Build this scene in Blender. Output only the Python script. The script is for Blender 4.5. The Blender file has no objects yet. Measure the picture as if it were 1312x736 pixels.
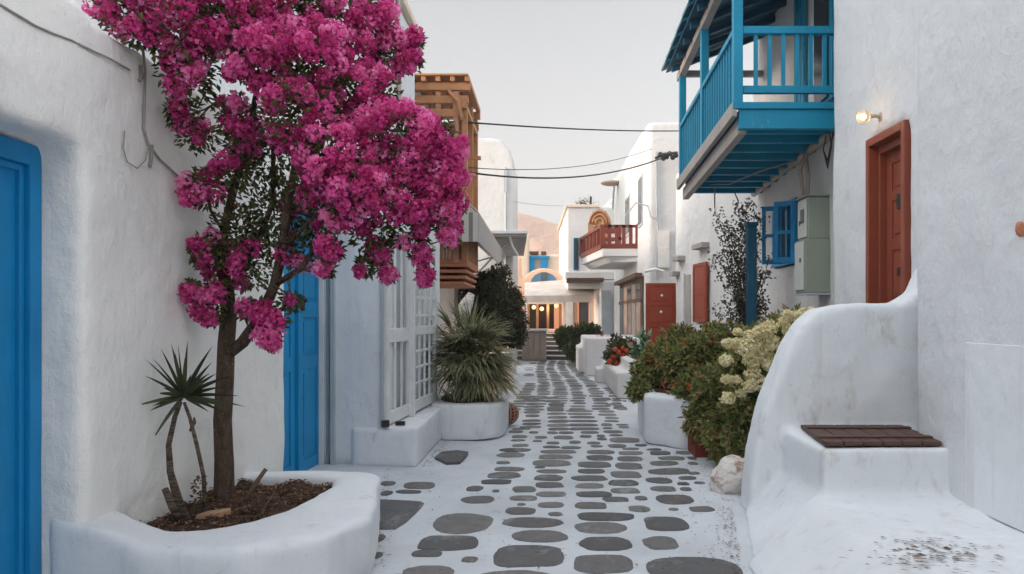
import bpy, bmesh, math, random
from mathutils import Vector, Matrix, noise
R = math.radians
random.seed(7)
scene = bpy.context.scene
C = scene.collection
F, VX, HY, EYE = 950.0, 705.0, 405.0, 1.6
def P(px, py, Y): return Vector(((px-VX)/F*Y, Y, EYE+(HY-py)/F*Y))      # point of the place seen at a photo pixel, at depth Y
def G(px, py, z=0.0):                                                   # ground point under a photo pixel
    Y = (EYE-z)*F/(py-HY); return Vector(((px-VX)/F*Y, Y, z))
# ---------------------------------------------------------------- camera, world, sun, exposure
cam = bpy.data.objects.new('camera', bpy.data.cameras.new('camera')); C.objects.link(cam)
cam.location = (0, 0, EYE); cam.rotation_euler = (R(90), 0, 0)
cam.data.sensor_width = 36; cam.data.lens = F/1312*36
cam.data.shift_x = -(VX-656)/1312; cam.data.shift_y = (HY-368)/1312
cam.data.clip_start = 0.05; cam.data.clip_end = 3000
scene.camera = cam
SUN_EL, SUN_AZ = R(9), R(-106)
w = bpy.data.worlds.new('World'); scene.world = w; w.use_nodes = True
nt = w.node_tree; nt.nodes.clear()
sky = nt.nodes.new('ShaderNodeTexSky'); sky.sky_type = 'NISHITA'; sky.sun_disc = False
sky.sun_elevation = SUN_EL; sky.sun_rotation = SUN_AZ; sky.dust_density = 2.2; sky.air_density = 1.0; sky.ozone_density = 1.0
hs = nt.nodes.new('ShaderNodeHueSaturation'); hs.inputs['Saturation'].default_value = 0.17
bg = nt.nodes.new('ShaderNodeBackground'); bg.inputs['Strength'].default_value = 0.15
wo = nt.nodes.new('ShaderNodeOutputWorld')
# added brightening of the unseen upper sky, put in to light the walls
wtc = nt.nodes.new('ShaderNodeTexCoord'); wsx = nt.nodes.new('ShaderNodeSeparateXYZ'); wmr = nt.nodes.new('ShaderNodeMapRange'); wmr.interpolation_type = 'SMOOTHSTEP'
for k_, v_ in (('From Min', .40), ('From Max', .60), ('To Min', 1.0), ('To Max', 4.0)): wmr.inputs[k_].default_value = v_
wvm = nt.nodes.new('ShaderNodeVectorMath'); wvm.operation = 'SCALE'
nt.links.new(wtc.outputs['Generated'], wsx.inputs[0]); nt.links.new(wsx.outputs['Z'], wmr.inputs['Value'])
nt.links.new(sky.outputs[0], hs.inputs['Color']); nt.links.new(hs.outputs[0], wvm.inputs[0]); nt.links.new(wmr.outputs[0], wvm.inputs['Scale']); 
# the low sky of the evening is a little warmer than the high sky
wm2 = nt.nodes.new('ShaderNodeMapRange'); wm2.inputs['From Min'].default_value = .02; wm2.inputs['From Max'].default_value = .34; nt.links.new(wsx.outputs['Z'], wm2.inputs['Value'])
wmx = nt.nodes.new('ShaderNodeMix'); wmx.data_type = 'RGBA'; wmx.inputs[6].default_value = (1.05, .985, .93, 1); wmx.inputs[7].default_value = (1.0, 1.0, 1.0, 1); nt.links.new(wm2.outputs[0], wmx.inputs[0])
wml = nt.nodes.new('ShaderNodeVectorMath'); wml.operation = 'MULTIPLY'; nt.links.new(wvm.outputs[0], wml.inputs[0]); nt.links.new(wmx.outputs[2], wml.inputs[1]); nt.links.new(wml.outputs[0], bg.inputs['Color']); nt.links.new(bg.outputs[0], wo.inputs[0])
sl = bpy.data.lights.new('sun', 'SUN'); sl.energy = 1.1; sl.angle = R(10); sl.color = (1, .72, .5)
so = bpy.data.objects.new('sun', sl); C.objects.link(so)
sd = Vector((math.sin(SUN_AZ)*math.cos(SUN_EL), math.cos(SUN_AZ)*math.cos(SUN_EL), math.sin(SUN_EL)))
so.rotation_euler = sd.to_track_quat('Z', 'Y').to_euler(); so.location = (-20, 0, 30)
vs = scene.view_settings; vs.view_transform = 'Standard'; vs.look = 'None'; vs.gamma = 1; vs.use_curve_mapping = False
vs.exposure = 1.12
# ---------------------------------------------------------------- materials
M = {}
def srgb(r, g, b):
    f = lambda c: (c/255/12.92) if c/255 <= .04045 else ((c/255+.055)/1.055)**2.4
    return (f(r), f(g), f(b), 1)
def N(t, kind, **kw):
    n = t.nodes.new(kind)
    for k, v in kw.items(): setattr(n, k, v)
    return n
def base_mat(name, rough=.6, spec=.3):
    m = bpy.data.materials.new(name); m.use_nodes = True; t = m.node_tree
    b = t.nodes['Principled BSDF']; b.inputs['Roughness'].default_value = rough; b.inputs['Specular IOR Level'].default_value = spec
    M[name] = m; return m, t, b
def noise_fac(t, scale, detail=4, lo=.4, hi=.6, stretch=None, rough=.55):
    tc = N(t, 'ShaderNodeNewGeometry'); src = tc.outputs['Position']
    if stretch:
        mp = N(t, 'ShaderNodeMapping'); mp.inputs['Scale'].default_value = stretch
        t.links.new(src, mp.inputs['Vector']); src = mp.outputs[0]
    n = N(t, 'ShaderNodeTexNoise'); n.inputs['Scale'].default_value = scale; n.inputs['Detail'].default_value = detail; n.inputs['Roughness'].default_value = rough
    t.links.new(src, n.inputs['Vector'])
    mr = N(t, 'ShaderNodeMapRange'); mr.inputs['From Min'].default_value = lo; mr.inputs['From Max'].default_value = hi
    t.links.new(n.outputs['Fac'], mr.inputs['Value']); return mr.outputs[0], n.outputs['Fac']
def mixc(t, fac, a, b):
    mx = N(t, 'ShaderNodeMix', data_type='RGBA')
    for i, v in ((6, a), (7, b)):
        if isinstance(v, tuple): mx.inputs[i].default_value = v
        else: t.links.new(v, mx.inputs[i])
    if isinstance(fac, float): mx.inputs[0].default_value = fac
    else: t.links.new(fac, mx.inputs[0])
    return mx.outputs[2]
def mul(t, a, k):
    m = N(t, 'ShaderNodeMath', operation='MULTIPLY'); t.links.new(a, m.inputs[0])
    if isinstance(k, (int, float)): m.inputs[1].default_value = k
    else: t.links.new(k, m.inputs[1])
    return m.outputs[0]
def add_bump(t, b, srcs, dist=.01):
    prev = None
    for s, k in srcs:
        bp = N(t, 'ShaderNodeBump'); bp.inputs['Strength'].default_value = k; bp.inputs['Distance'].default_value = dist
        t.links.new(s, bp.inputs['Height'])
        if prev: t.links.new(prev, bp.inputs['Normal'])
        prev = bp.outputs[0]
    t.links.new(prev, b.inputs['Normal'])
def plaster_mat(name, col, stain=(.42, .36, .29, 1), amt=.5, bump=1.0):
    m, t, b = base_mat(name, .85, .15)
    f1, _ = noise_fac(t, .9, 5, .35, .7)
    c = mixc(t, f1, col, tuple(x*.9 for x in col[:3])+(1,))
    f2, r2 = noise_fac(t, 2.6, 9, .60, .78, (1, 1, .45), .72)
    c = mixc(t, mul(t, f2, amt), c, stain)
    f3, r3 = noise_fac(t, 38, 6, .66, .74)
    c = mixc(t, mul(t, f3, .35*amt), c, (.25, .21, .17, 1))
    f6, _ = noise_fac(t, 9, 5, .56, .74, (1, 1, .07), .6); fz, _ = noise_fac(t, .7, 3, .45, .6)
    c = mixc(t, mul(t, mul(t, f6, fz), .26*amt), c, (.36, .33, .30, 1))
    # hairline cracks with a shape of their own
    g = N(t, 'ShaderNodeNewGeometry'); nz = N(t, 'ShaderNodeTexNoise'); nz.inputs['Scale'].default_value = 3; nz.inputs['Detail'].default_value = 5
    t.links.new(g.outputs['Position'], nz.inputs['Vector'])
    mx = N(t, 'ShaderNodeMix', data_type='VECTOR'); mx.inputs[0].default_value = .35
    t.links.new(g.outputs['Position'], mx.inputs[4]); t.links.new(nz.outputs['Color'], mx.inputs[5])
    vo = N(t, 'ShaderNodeTexVoronoi', feature='DISTANCE_TO_EDGE'); vo.inputs['Scale'].default_value = .9
    t.links.new(mx.outputs[1], vo.inputs['Vector'])
    mr = N(t, 'ShaderNodeMapRange'); mr.inputs['From Min'].default_value = 0.004; mr.inputs['From Max'].default_value = 0.0
    t.links.new(vo.outputs['Distance'], mr.inputs['Value'])
    fm, _ = noise_fac(t, .8, 3, .52, .62)
    c = mixc(t, mul(t, mul(t, mr.outputs[0], fm), .2), c, (.3, .27, .24, 1))
    t.links.new(c, b.inputs['Base Color'])
    _, n4 = noise_fac(t, 7, 6); _, n5 = noise_fac(t, 90, 3); _, n6 = noise_fac(t, 22, 5, stretch=(1, 1, .22)); _, n7 = noise_fac(t, 2.2, 2)
    add_bump(t, b, [(n7, .5), (n4, .42*bump), (n6, .13*bump), (n5, .10*bump)], .05)
    return m
plaster_mat('plaster', (.85, .845, .82, 1), amt=.6)
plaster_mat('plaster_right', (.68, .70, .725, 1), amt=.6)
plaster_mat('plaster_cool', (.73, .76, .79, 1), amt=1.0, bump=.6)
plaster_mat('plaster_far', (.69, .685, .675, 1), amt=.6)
plaster_mat('plaster_pink', (.76, .66, .58, 1), amt=.3)
plaster_mat('plaster_cream', (.80, .66, .53, 1), amt=.3)
plaster_mat('plaster_peach', (.78, .52, .38, 1), amt=.3)
plaster_mat('plaster_white', (.74, .73, .72, 1), amt=.25)
plaster_mat('plaster_dirty', (.78, .76, .73, 1), (.2, .15, .11, 1), .9)
def paint_mat(name, col, rough=.45, wear=.25, wearcol=None, grain=True, var=.8):
    m, t, b = base_mat(name, rough, .35)
    f1, r1 = noise_fac(t, 3, 6, .3, .75)
    c = mixc(t, f1, col, tuple(x*var for x in col[:3])+(1,))
    f2, r2 = noise_fac(t, 11, 10, .60, .66, (1, 1, .35), .78)
    c = mixc(t, mul(t, f2, wear), c, wearcol or (.45, .42, .38, 1))
    t.links.new(c, b.inputs['Base Color'])
    _, g = noise_fac(t, 30, 5, stretch=(1, 1, .08)); _, g2 = noise_fac(t, 120, 2)
    add_bump(t, b, [(g, .25 if grain else .05), (g2, .05)], .01)
    return m
paint_mat('blue_door', (.003, .23, .52, 1), .45, .25, (.02, .10, .18, 1))
paint_mat('blue_bright', (.003, .28, .60, 1), .42, .25, (.02, .12, .22, 1))
paint_mat('blue_balcony', (.007, .27, .45, 1), .5, .35, (.35, .42, .45, 1))
paint_mat('faded_blue', (.10, .22, .36, 1), .6, .4)
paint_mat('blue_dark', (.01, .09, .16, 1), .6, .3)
paint_mat('teal_tile', (.02, .14, .19, 1), .5, .6, (.35, .45, .5, 1))
paint_mat('grey_wood', (.40, .37, .34, 1), .8, .6, (.17, .14, .11, 1))
paint_mat('white_paint', (.74, .76, .77, 1), .5, .35, (.4, .38, .35, 1))
paint_mat('faded_grey', (.25, .32, .38, 1), .6, .3)
paint_mat('grey_paint', (.45, .50, .54, 1), .5, .2)
paint_mat('red_door', (.27, .068, .038, 1), .42, .2, (.12, .04, .03, 1))
paint_mat('red_shutter', (.33, .055, .022, 1), .5, .15, (.15, .05, .03, 1))
paint_mat('red_rail', (.20, .045, .03, 1), .5, .15)
paint_mat('bench_wood', (.10, .05, .037, 1), .6, .35, (.16, .11, .09, 1))
paint_mat('brown_wood', (.13, .07, .045, 1), .65, .3, (.3, .2, .14, 1))
paint_mat('orange_wood', (.55, .26, .12, 1), .65, .5, (.62, .42, .26, 1), var=.6)
paint_mat('pink_wood', (.50, .24, .17, 1), .65, .3, (.6, .4, .3, 1))
paint_mat('terracotta', (.48, .20, .11, 1), .8, .5, (.6, .45, .35, 1))
paint_mat('green_metal', (.27, .315, .26, 1), .45, .1, grain=False, var=.95)
paint_mat('pale_metal', (.55, .58, .54, 1), .45, .1, grain=False, var=.95)
paint_mat('pipe_beige', (.50, .42, .36, 1), .7, .4, grain=False)
paint_mat('dark_iron', (.03, .028, .026, 1), .5, .3, (.15, .07, .04, 1), grain=False)
paint_mat('cable_black', (.035, .033, .033, 1), .6, 0.0, grain=False)
paint_mat('cable_grey', (.33, .31, .29, 1), .6, 0.0, grain=False)
m, t, b = base_mat('bark', .92, .1)
f1, _ = noise_fac(t, 26, 8, .35, .65, (1, 1, .35), .75); c = mixc(t, f1, (.045, .030, .022, 1), (.15, .105, .08, 1))
f2, _ = noise_fac(t, 60, 6, .64, .70); c = mixc(t, mul(t, f2, .8), c, (.34, .30, .26, 1))
t.links.new(c, b.inputs['Base Color']); _, n4 = noise_fac(t, 34, 8, stretch=(1, 1, .4)); _, n5 = noise_fac(t, 140, 4); add_bump(t, b, [(n4, 1), (n5, .6)], .03)
m, t, b = base_mat('yucca_bark', .92, .1)
f1, _ = noise_fac(t, 30, 8, .4, .6, (.4, .4, 2), .75); c = mixc(t, f1, (.05, .035, .028, 1), (.20, .155, .12, 1))
t.links.new(c, b.inputs['Base Color']); _, n4 = noise_fac(t, 40, 8, stretch=(.4, .4, 2.5)); add_bump(t, b, [(n4, 1)], .03)
paint_mat('twig', (.09, .055, .04, 1), .9, .2)
paint_mat('dead_wood', (.13, .09, .065, 1), .9, .6, (.3, .24, .18, 1))
paint_mat('tan_wood', (.42, .26, .15, 1), .9, .3)  # tan wood of the chunk, carved board and columns
paint_mat('brick_red', (.22, .035, .025, 1), .8, .6, (.08, .03, .025, 1))
paint_mat('dark_interior', (.03, .022, .018, 1), .9, .0)
paint_mat('curtain', (.42, .33, .28, 1), .9, .2)
paint_mat('dark_window', (.04, .05, .06, 1), .15, .0, grain=False)
paint_mat('tan_dish', (.48, .37, .30, 1), .8, .2, grain=False)
paint_mat('red_flower', (.60, .05, .03, 1), .7, 0.0)
paint_mat('beige_panel', (.42, .35, .29, 1), .7, .3)
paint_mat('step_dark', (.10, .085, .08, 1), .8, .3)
# glass
m, t, b = base_mat('glass', .06, .5); b.inputs['Base Color'].default_value = (.10, .12, .13, 1); b.inputs['Metallic'].default_value = .2
# street grout: whitewash over old cement, worn and dirty
m, t, b = base_mat('whitewash_ground', .8, .2)
f1, r1 = noise_fac(t, 1.1, 6, .35, .7); c = mixc(t, f1, (.60, .635, .67, 1), (.48, .505, .53, 1))
f2, _ = noise_fac(t, 5, 10, .58, .70, None, .75); c = mixc(t, mul(t, f2, .45), c, (.30, .28, .26, 1))
f3, _ = noise_fac(t, 28, 7, .66, .72, (1, .35, 1)); c = mixc(t, mul(t, f3, .6), c, (.13, .10, .08, 1))
t.links.new(c, b.inputs['Base Color']); _, n4 = noise_fac(t, 9, 6); _, n5 = noise_fac(t, 70, 4); add_bump(t, b, [(n4, .5), (n5, .15)], .03)
# paving stones
m, t, b = base_mat('slate', .68, .3)
at = N(t, 'ShaderNodeAttribute', attribute_name='rnd')
c = mixc(t, at.outputs['Fac'], (.08, .083, .088, 1), (.185, .18, .175, 1))
f2, _ = noise_fac(t, 8, 8, .45, .75, None, .7); c = mixc(t, mul(t, f2, .5), c, (.06, .055, .052, 1))
f4, _ = noise_fac(t, 40, 8, .60, .70, None, .7); c = mixc(t, mul(t, f4, .5), c, (.32, .31, .30, 1))
f7, _ = noise_fac(t, 3.5, 7, .54, .66, (1, .6, 1), .75); c = mixc(t, mul(t, f7, .55), c, (.34, .33, .32, 1))
g_ = N(t, 'ShaderNodeNewGeometry'); vo = N(t, 'ShaderNodeTexVoronoi', feature='DISTANCE_TO_EDGE'); vo.inputs['Scale'].default_value = 4.5
nz_ = N(t, 'ShaderNodeTexNoise'); nz_.inputs['Scale'].default_value = 6; t.links.new(g_.outputs['Position'], nz_.inputs['Vector'])
mv = N(t, 'ShaderNodeMix', data_type='VECTOR'); mv.inputs[0].default_value = .25; t.links.new(g_.outputs['Position'], mv.inputs[4]); t.links.new(nz_.outputs['Color'], mv.inputs[5]); t.links.new(mv.outputs[1], vo.inputs['Vector'])
mr_ = N(t, 'ShaderNodeMapRange'); mr_.inputs['From Min'].default_value = .018; mr_.inputs['From Max'].default_value = 0; t.links.new(vo.outputs['Distance'], mr_.inputs['Value'])
fk, _ = noise_fac(t, 3, 3, .5, .6); c = mixc(t, mul(t, mul(t, mr_.outputs[0], fk), .7), c, (.03, .028, .026, 1))
f3, _ = noise_fac(t, 2.2, 3, .55, .75); c = mixc(t, mul(t, f3, .35), c, (.16, .115, .09, 1))
t.links.new(c, b.inputs['Base Color']); _, n4 = noise_fac(t, 14, 8); _, n5 = noise_fac(t, 110, 4); add_bump(t, b, [(n4, .6), (n5, .3)], .02)
m, t, b = base_mat('soil', .95, .1)
f1, _ = noise_fac(t, 22, 9, .38, .65, None, .75); c = mixc(t, f1, (.035, .024, .018, 1), (.12, .075, .05, 1))
f2, _ = noise_fac(t, 55, 5, .60, .68); c = mixc(t, f2, c, (.2, .15, .115, 1))
t.links.new(c, b.inputs['Base Color']); _, n4 = noise_fac(t, 30, 9); add_bump(t, b, [(n4, 1)], .04)
m, t, b = base_mat('earth', .95, .1)
f1, _ = noise_fac(t, .05, 8); c = mixc(t, f1, (.30, .25, .19, 1), (.20, .18, .12, 1)); t.links.new(c, b.inputs['Base Color'])
m, t, b = base_mat('rock_hill', .95, .1)
f1, _ = noise_fac(t, .035, 10, .35, .65, (1, 1, 2)); c = mixc(t, f1, (.66, .38, .24, 1), (.42, .25, .17, 1))
t.links.new(c, b.inputs['Base Color']); _, n4 = noise_fac(t, .08, 10); add_bump(t, b, [(n4, 1)], 6)
m, t, b = base_mat('rock_white', .85, .2)
f1, _ = noise_fac(t, 8, 8, .50, .62, (1, 1, 1.5), .7); c = mixc(t, f1, (.70, .66, .62, 1), (.36, .24, .19, 1)); t.links.new(c, b.inputs['Base Color'])
_, n4 = noise_fac(t, 9, 8); add_bump(t, b, [(n4, .8)], .05)
# striped awning
m, t, b = base_mat('awning_stripe', .9, .1)
g = N(t, 'ShaderNodeNewGeometry'); sx = N(t, 'ShaderNodeSeparateXYZ'); t.links.new(g.outputs['Position'], sx.inputs[0])
ad = N(t, 'ShaderNodeMath', operation='ADD'); t.links.new(sx.outputs['X'], ad.inputs[0]); t.links.new(sx.outputs['Y'], ad.inputs[1])
fr = N(t, 'ShaderNodeMath', operation='FRACT'); t.links.new(mul(t, ad.outputs[0], 5.5), fr.inputs[0])
gt = N(t, 'ShaderNodeMath', operation='GREATER_THAN'); gt.inputs[1].default_value = .62; t.links.new(fr.outputs[0], gt.inputs[0])
t.links.new(mixc(t, gt.outputs[0], (.54, .51, .48, 1), (.22, .21, .20, 1)), b.inputs['Base Color'])
m, t, b = base_mat('canvas', .9, .1)
f1, _ = noise_fac(t, 2, 5); t.links.new(mixc(t, f1, (.62, .57, .53, 1), (.52, .47, .43, 1)), b.inputs['Base Color'])
def leaf_mat(name, cols, rough=.5, trans=.3):
    m = bpy.data.materials.new(name); m.use_nodes = True; t = m.node_tree; M[name] = m
    b = t.nodes['Principled BSDF']; b.inputs['Roughness'].default_value = rough; b.inputs['Specular IOR Level'].default_value = .25
    at = N(t, 'ShaderNodeAttribute', attribute_name='rnd'); cr = N(t, 'ShaderNodeValToRGB')
    e = cr.color_ramp.elements; e[0].color = cols[0]; e[1].color = cols[-1]
    for i, cc in enumerate(cols[1:-1]): e.new((i+1)/(len(cols)-1)).color = cc
    t.links.new(at.outputs['Fac'], cr.inputs[0]); t.links.new(cr.outputs[0], b.inputs['Base Color'])
    tr = N(t, 'ShaderNodeBsdfTranslucent'); t.links.new(cr.outputs[0], tr.inputs[0])
    mx = N(t, 'ShaderNodeMixShader'); mx.inputs[0].default_value = trans
    t.links.new(b.outputs[0], mx.inputs[1]); t.links.new(tr.outputs[0], mx.inputs[2]); t.links.new(mx.outputs[0], t.nodes['Material Output'].inputs[0])
L = lambda *a: tuple(a)+(1,)
leaf_mat('petal', [L(.48, .035, .18), L(.72, .075, .33), L(.86, .16, .47), L(.93, .38, .65)], .75, .5)
leaf_mat('petal_deep', [L(.22, .01, .05), L(.40, .015, .09), L(.50, .03, .15)], .6, .4)
leaf_mat('leaf_dark', [L(.03, .055, .02), L(.07, .10, .035), L(.13, .16, .055), L(.20, .12, .06)])
leaf_mat('leaf_mid', [L(.07, .10, .03), L(.16, .20, .06), L(.30, .32, .11), L(.40, .24, .12)])
leaf_mat('leaf_bush', [L(.025, .045, .015), L(.05, .075, .025), L(.085, .10, .035)])
leaf_mat('leaf_olive', [L(.04, .045, .025), L(.085, .085, .045), L(.15, .14, .08)])
leaf_mat('leaf_bright', [L(.05, .15, .07), L(.15, .32, .18), L(.5, .6, .42)])
leaf_mat('leaf_grey', [L(.05, .05, .035), L(.10, .10, .065), L(.16, .14, .10)])
leaf_mat('palm_leaf', [L(.10, .11, .055), L(.20, .21, .11), L(.31, .31, .18), L(.46, .37, .21)], .5, .3)
leaf_mat('yucca_leaf', [L(.015, .025, .012), L(.045, .06, .025), L(.10, .11, .05)], .4, .15)
leaf_mat('yellow_bloom', [L(.72, .62, .34), L(.88, .81, .52), L(.93, .90, .70)], .7, .35)
leaf_mat('red_bloom', [L(.45, .03, .02), L(.62, .08, .04), L(.65, .16, .12)], .6, .3)
leaf_mat('litter', [L(.03, .018, .012), L(.09, .05, .03), L(.22, .12, .07), L(.32, .2, .13)], .8, .1)
def emit_mat(name, col, s):
    m, t, b = base_mat(name, .4); b.inputs['Base Color'].default_value = col; b.inputs['Emission Color'].default_value = col; b.inputs['Emission Strength'].default_value = s
emit_mat('lamp_glow', (1, .6, .3, 1), .7)
emit_mat('lamp_core', (1, .75, .45, 1), 14)
emit_mat('glowing_wall', (.75, .36, .22, 1), .12)  # restaurant back wall glows in place of lamp light falling on it
m, t, b = base_mat('lamp_glass', .1, .6); b.inputs['Base Color'].default_value = (1, .85, .68, 1); b.inputs['Transmission Weight'].default_value = .9; b.inputs['Roughness'].default_value = .35
# ---------------------------------------------------------------- mesh builder and object helpers
class MB:
    def __init__(s): s.v = []; s.f = []; s.r = []
    def add(s, vs, fs, r=None, T=None):
        n = len(s.v)
        for v in vs: s.v.append(tuple(T @ Vector(v)) if T else tuple(v))
        for f in fs: s.f.append(tuple(i+n for i in f)); s.r.append(random.random() if r is None else r)
        return s
    def hexa(s, b4, t4, r=None):                     # bottom ring and top ring of four
        return s.add(list(b4)+list(t4), [(3, 2, 1, 0), (4, 5, 6, 7), (0, 1, 5, 4), (1, 2, 6, 5), (2, 3, 7, 6), (3, 0, 4, 7)], r)
    def box(s, x0, x1, y0, y1, z0, z1, r=None):
        return s.hexa([(x0, y0, z0), (x1, y0, z0), (x1, y1, z0), (x0, y1, z0)], [(x0, y0, z1), (x1, y0, z1), (x1, y1, z1), (x0, y1, z1)], r)
    def slab(s, p0, p1, z0, z1, d0, d1, u0=None, u1=None):
        """box standing on the plan line p0>p1 between offsets d0,d1 to its right; u0,u1 are metres along the line"""
        a = Vector(p0[:2]); b = Vector(p1[:2]); L_ = (b-a).length; d = (b-a).normalized(); n = Vector((d.y, -d.x))
        u0 = 0 if u0 is None else u0; u1 = L_ if u1 is None else u1
        q = [a+d*u0+n*d0, a+d*u1+n*d0, a+d*u1+n*d1, a+d*u0+n*d1]
        if d1 > d0: q.reverse()
        return s.hexa([(p.x, p.y, z0) for p in q], [(p.x, p.y, z1) for p in q])
    def prism(s, poly, z0, z1, ztop=None):
        n = len(poly); vs = [(p[0], p[1], z0) for p in poly]+[(p[0], p[1], (ztop(p) if ztop else z1)) for p in poly]
        fs = [tuple(range(n-1, -1, -1)), tuple(range(n, 2*n))]+[(i, (i+1) % n, n+(i+1) % n, n+i) for i in range(n)]
        return s.add(vs, fs)
    def ext(s, poly, axis, a, b):                    # polygon given in the other two axes, extruded along 'x' or 'y'
        n = len(poly)
        mk = (lambda p, k: (k, p[0], p[1])) if axis == 'x' else (lambda p, k: (p[0], k, p[1]))
        vs = [mk(p, a) for p in poly]+[mk(p, b) for p in poly]
        fs = [tuple(range(n-1, -1, -1)), tuple(range(n, 2*n))]+[(i, (i+1) % n, n+(i+1) % n, n+i) for i in range(n)]
        return s.add(vs, fs)
    def tube(s, pts, rad, seg=8, rough=0.0, r=None):
        pts = [Vector(p) for p in pts]; n = len(pts)
        if not isinstance(rad, (list, tuple)): rad = [rad]*n
        vs = []; up = Vector((0, 0, 1)); prev = None
        for i, p in enumerate(pts):
            d = (pts[min(i+1, n-1)]-pts[max(i-1, 0)]).normalized()
            if prev is None:
                a = d.cross(up if abs(d.z) < .9 else Vector((1, 0, 0))).normalized()
            else: a = (prev-d*prev.dot(d)).normalized()
            prev = a; b = d.cross(a)
            for k in range(seg):
                t = 2*math.pi*k/seg; rr = rad[i]*(1+(random.random()-.5)*rough)
                vs.append(p+a*math.cos(t)*rr+b*math.sin(t)*rr)
        fs = [(i*seg+k, i*seg+(k+1) % seg, (i+1)*seg+(k+1) % seg, (i+1)*seg+k) for i in range(n-1) for k in range(seg)]
        fs += [tuple(range(seg-1, -1, -1)), tuple((n-1)*seg+k for k in range(seg))]
        return s.add(vs, fs, r)
    def ball(s, c, rx, ry=None, rz=None, seg=10, rings=7, rough=0, r=None):
        ry = ry or rx; rz = rz or rx; c = Vector(c); vs = [c+Vector((0, 0, rz))]
        for i in range(1, rings):
            a = math.pi*i/rings
            for k in range(seg):
                t = 2*math.pi*k/seg; q = 1+(random.random()-.5)*rough
                vs.append(c+Vector((rx*math.sin(a)*math.cos(t)*q, ry*math.sin(a)*math.sin(t)*q, rz*math.cos(a)*q)))
        vs.append(c-Vector((0, 0, rz))); e = len(vs)-1
        fs = [(0, 1+k, 1+(k+1) % seg) for k in range(seg)]
        for i in range(rings-2):
            for k in range(seg):
                a = 1+i*seg+k; b = 1+i*seg+(k+1) % seg; fs.append((a, a+seg, b+seg, b))
        o = 1+(rings-2)*seg; fs += [(o+k, e, o+(k+1) % seg) for k in range(seg)]
        return s.add(vs, fs, r)
    def leaf(s, p, d, up, ln, wd, fold=.25, r=None):   # a folded pointed leaf of two quads
        d = d.normalized(); sd = d.cross(up)
        if sd.length < 1e-4: sd = d.cross(Vector((1, .3, 0)))
        sd.normalize(); n = sd.cross(d)
        a = p; m = p+d*ln*.5-n*wd*fold; e = p+d*ln-n*ln*.12
        l = p+d*ln*.45+sd*wd*.5+n*wd*fold; q = p+d*ln*.45-sd*wd*.5+n*wd*fold
        return s.add([a, l, e, q, m], [(0, 4, 2, 1), (0, 3, 2, 4)], random.random() if r is None else r)
EMPTY_LOC = {}
def obj(name, mb, mat, parent=None, smooth=False, bevel=0, origin=None, clean=True):
    me = bpy.data.meshes.new(name)
    o = bpy.data.objects.new(name, me); C.objects.link(o)
    if parent is not None: base = EMPTY_LOC.get(parent.name, Vector((0, 0, 0)))
    elif origin is not None: base = Vector(origin)
    else: base = Vector((0, 0, 0))
    EMPTY_LOC[o.name] = base
    me.from_pydata([(v[0]-base.x, v[1]-base.y, v[2]-base.z) for v in mb.v], [], mb.f)
    if clean:
        bm = bmesh.new(); bm.from_mesh(me); bmesh.ops.recalc_face_normals(bm, faces=bm.faces); bm.to_mesh(me); bm.free()
    at = me.attributes.new('rnd', 'FLOAT', 'FACE'); at.data.foreach_set('value', mb.r)
    me.materials.append(M[mat])
    if smooth: me.polygons.foreach_set('use_smooth', [True]*len(me.polygons))
    if parent is not None: o.parent = parent
    else: o.location = base
    if bevel:
        bv = o.modifiers.new('bevel', 'BEVEL'); bv.width = bevel; bv.segments = 2; bv.limit_method = 'ANGLE'; bv.harden_normals = False
    return o
def thing(name, label, cat, loc=(0, 0, 0), group=None):
    o = bpy.data.objects.new(name, None); C.objects.link(o); o.location = loc; o.empty_display_size = .2
    EMPTY_LOC[o.name] = Vector(loc); return tag(o, label, cat, group)
def tag(o, label, cat, group=None, kind=None):
    o['label'] = label; o['category'] = cat
    if group: o['group'] = group
    if kind: o['kind'] = kind
    return o
def struct(o): o['kind'] = 'structure'; return o
cloud = {}
def plaster(name, mb, mat, parent, voxel=.04, it=8, disp=.02, dscale=.7, origin=None):
    """hand-trowelled masonry: the solids are fused, rounded and made slightly uneven"""
    o = obj(name, mb, mat, parent, origin=origin)
    rm = o.modifiers.new('fuse', 'REMESH'); rm.mode = 'VOXEL'; rm.voxel_size = voxel; rm.use_smooth_shade = True; rm.adaptivity = 0
    sm = o.modifiers.new('round', 'SMOOTH'); sm.factor = .5; sm.iterations = it
    if disp:
        if dscale not in cloud:
            tx = bpy.data.textures.new('uneven', 'CLOUDS'); tx.noise_scale = dscale; tx.noise_depth = 2; cloud[dscale] = tx
        dp = o.modifiers.new('uneven', 'DISPLACE'); dp.texture = cloud[dscale]; dp.strength = disp; dp.mid_level = .5; dp.texture_coords = 'GLOBAL'
    return o
def door_leaf(mb, p0, p1, z0, z1, d, th=.045, rows=((.06, .40), (.44, .68), (.72, .95)), cols=1, stile=.10):
    """framed and panelled leaf on the plan line p0>p1, its face at offset d"""
    W = (Vector(p1[:2])-Vector(p0[:2])).length; H = z1-z0
    mb.slab(p0, p1, z0, z1, d-th, d-.014)
    cw = (W-stile*(cols+1))/cols
    for c in range(cols+1): mb.slab(p0, p1, z0, z1, d-.014, d, c*(cw+stile), c*(cw+stile)+stile)
    zs = [z0]+[v for r in rows for v in (z0+r[0]*H, z0+r[1]*H)]+[z1]
    for c in range(cols):
        a = stile+c*(cw+stile); b = a+cw
        for i in range(0, len(zs), 2): mb.slab(p0, p1, zs[i], zs[i+1], d-.014, d-.002, a, b)
        for r in rows:
            q0 = z0+r[0]*H; q1 = z0+r[1]*H; m = min(.04, cw*.2)
            mb.slab(p0, p1, q0+m, q1-m, d-.0139, d-.005, a+m, b-m)
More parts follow.
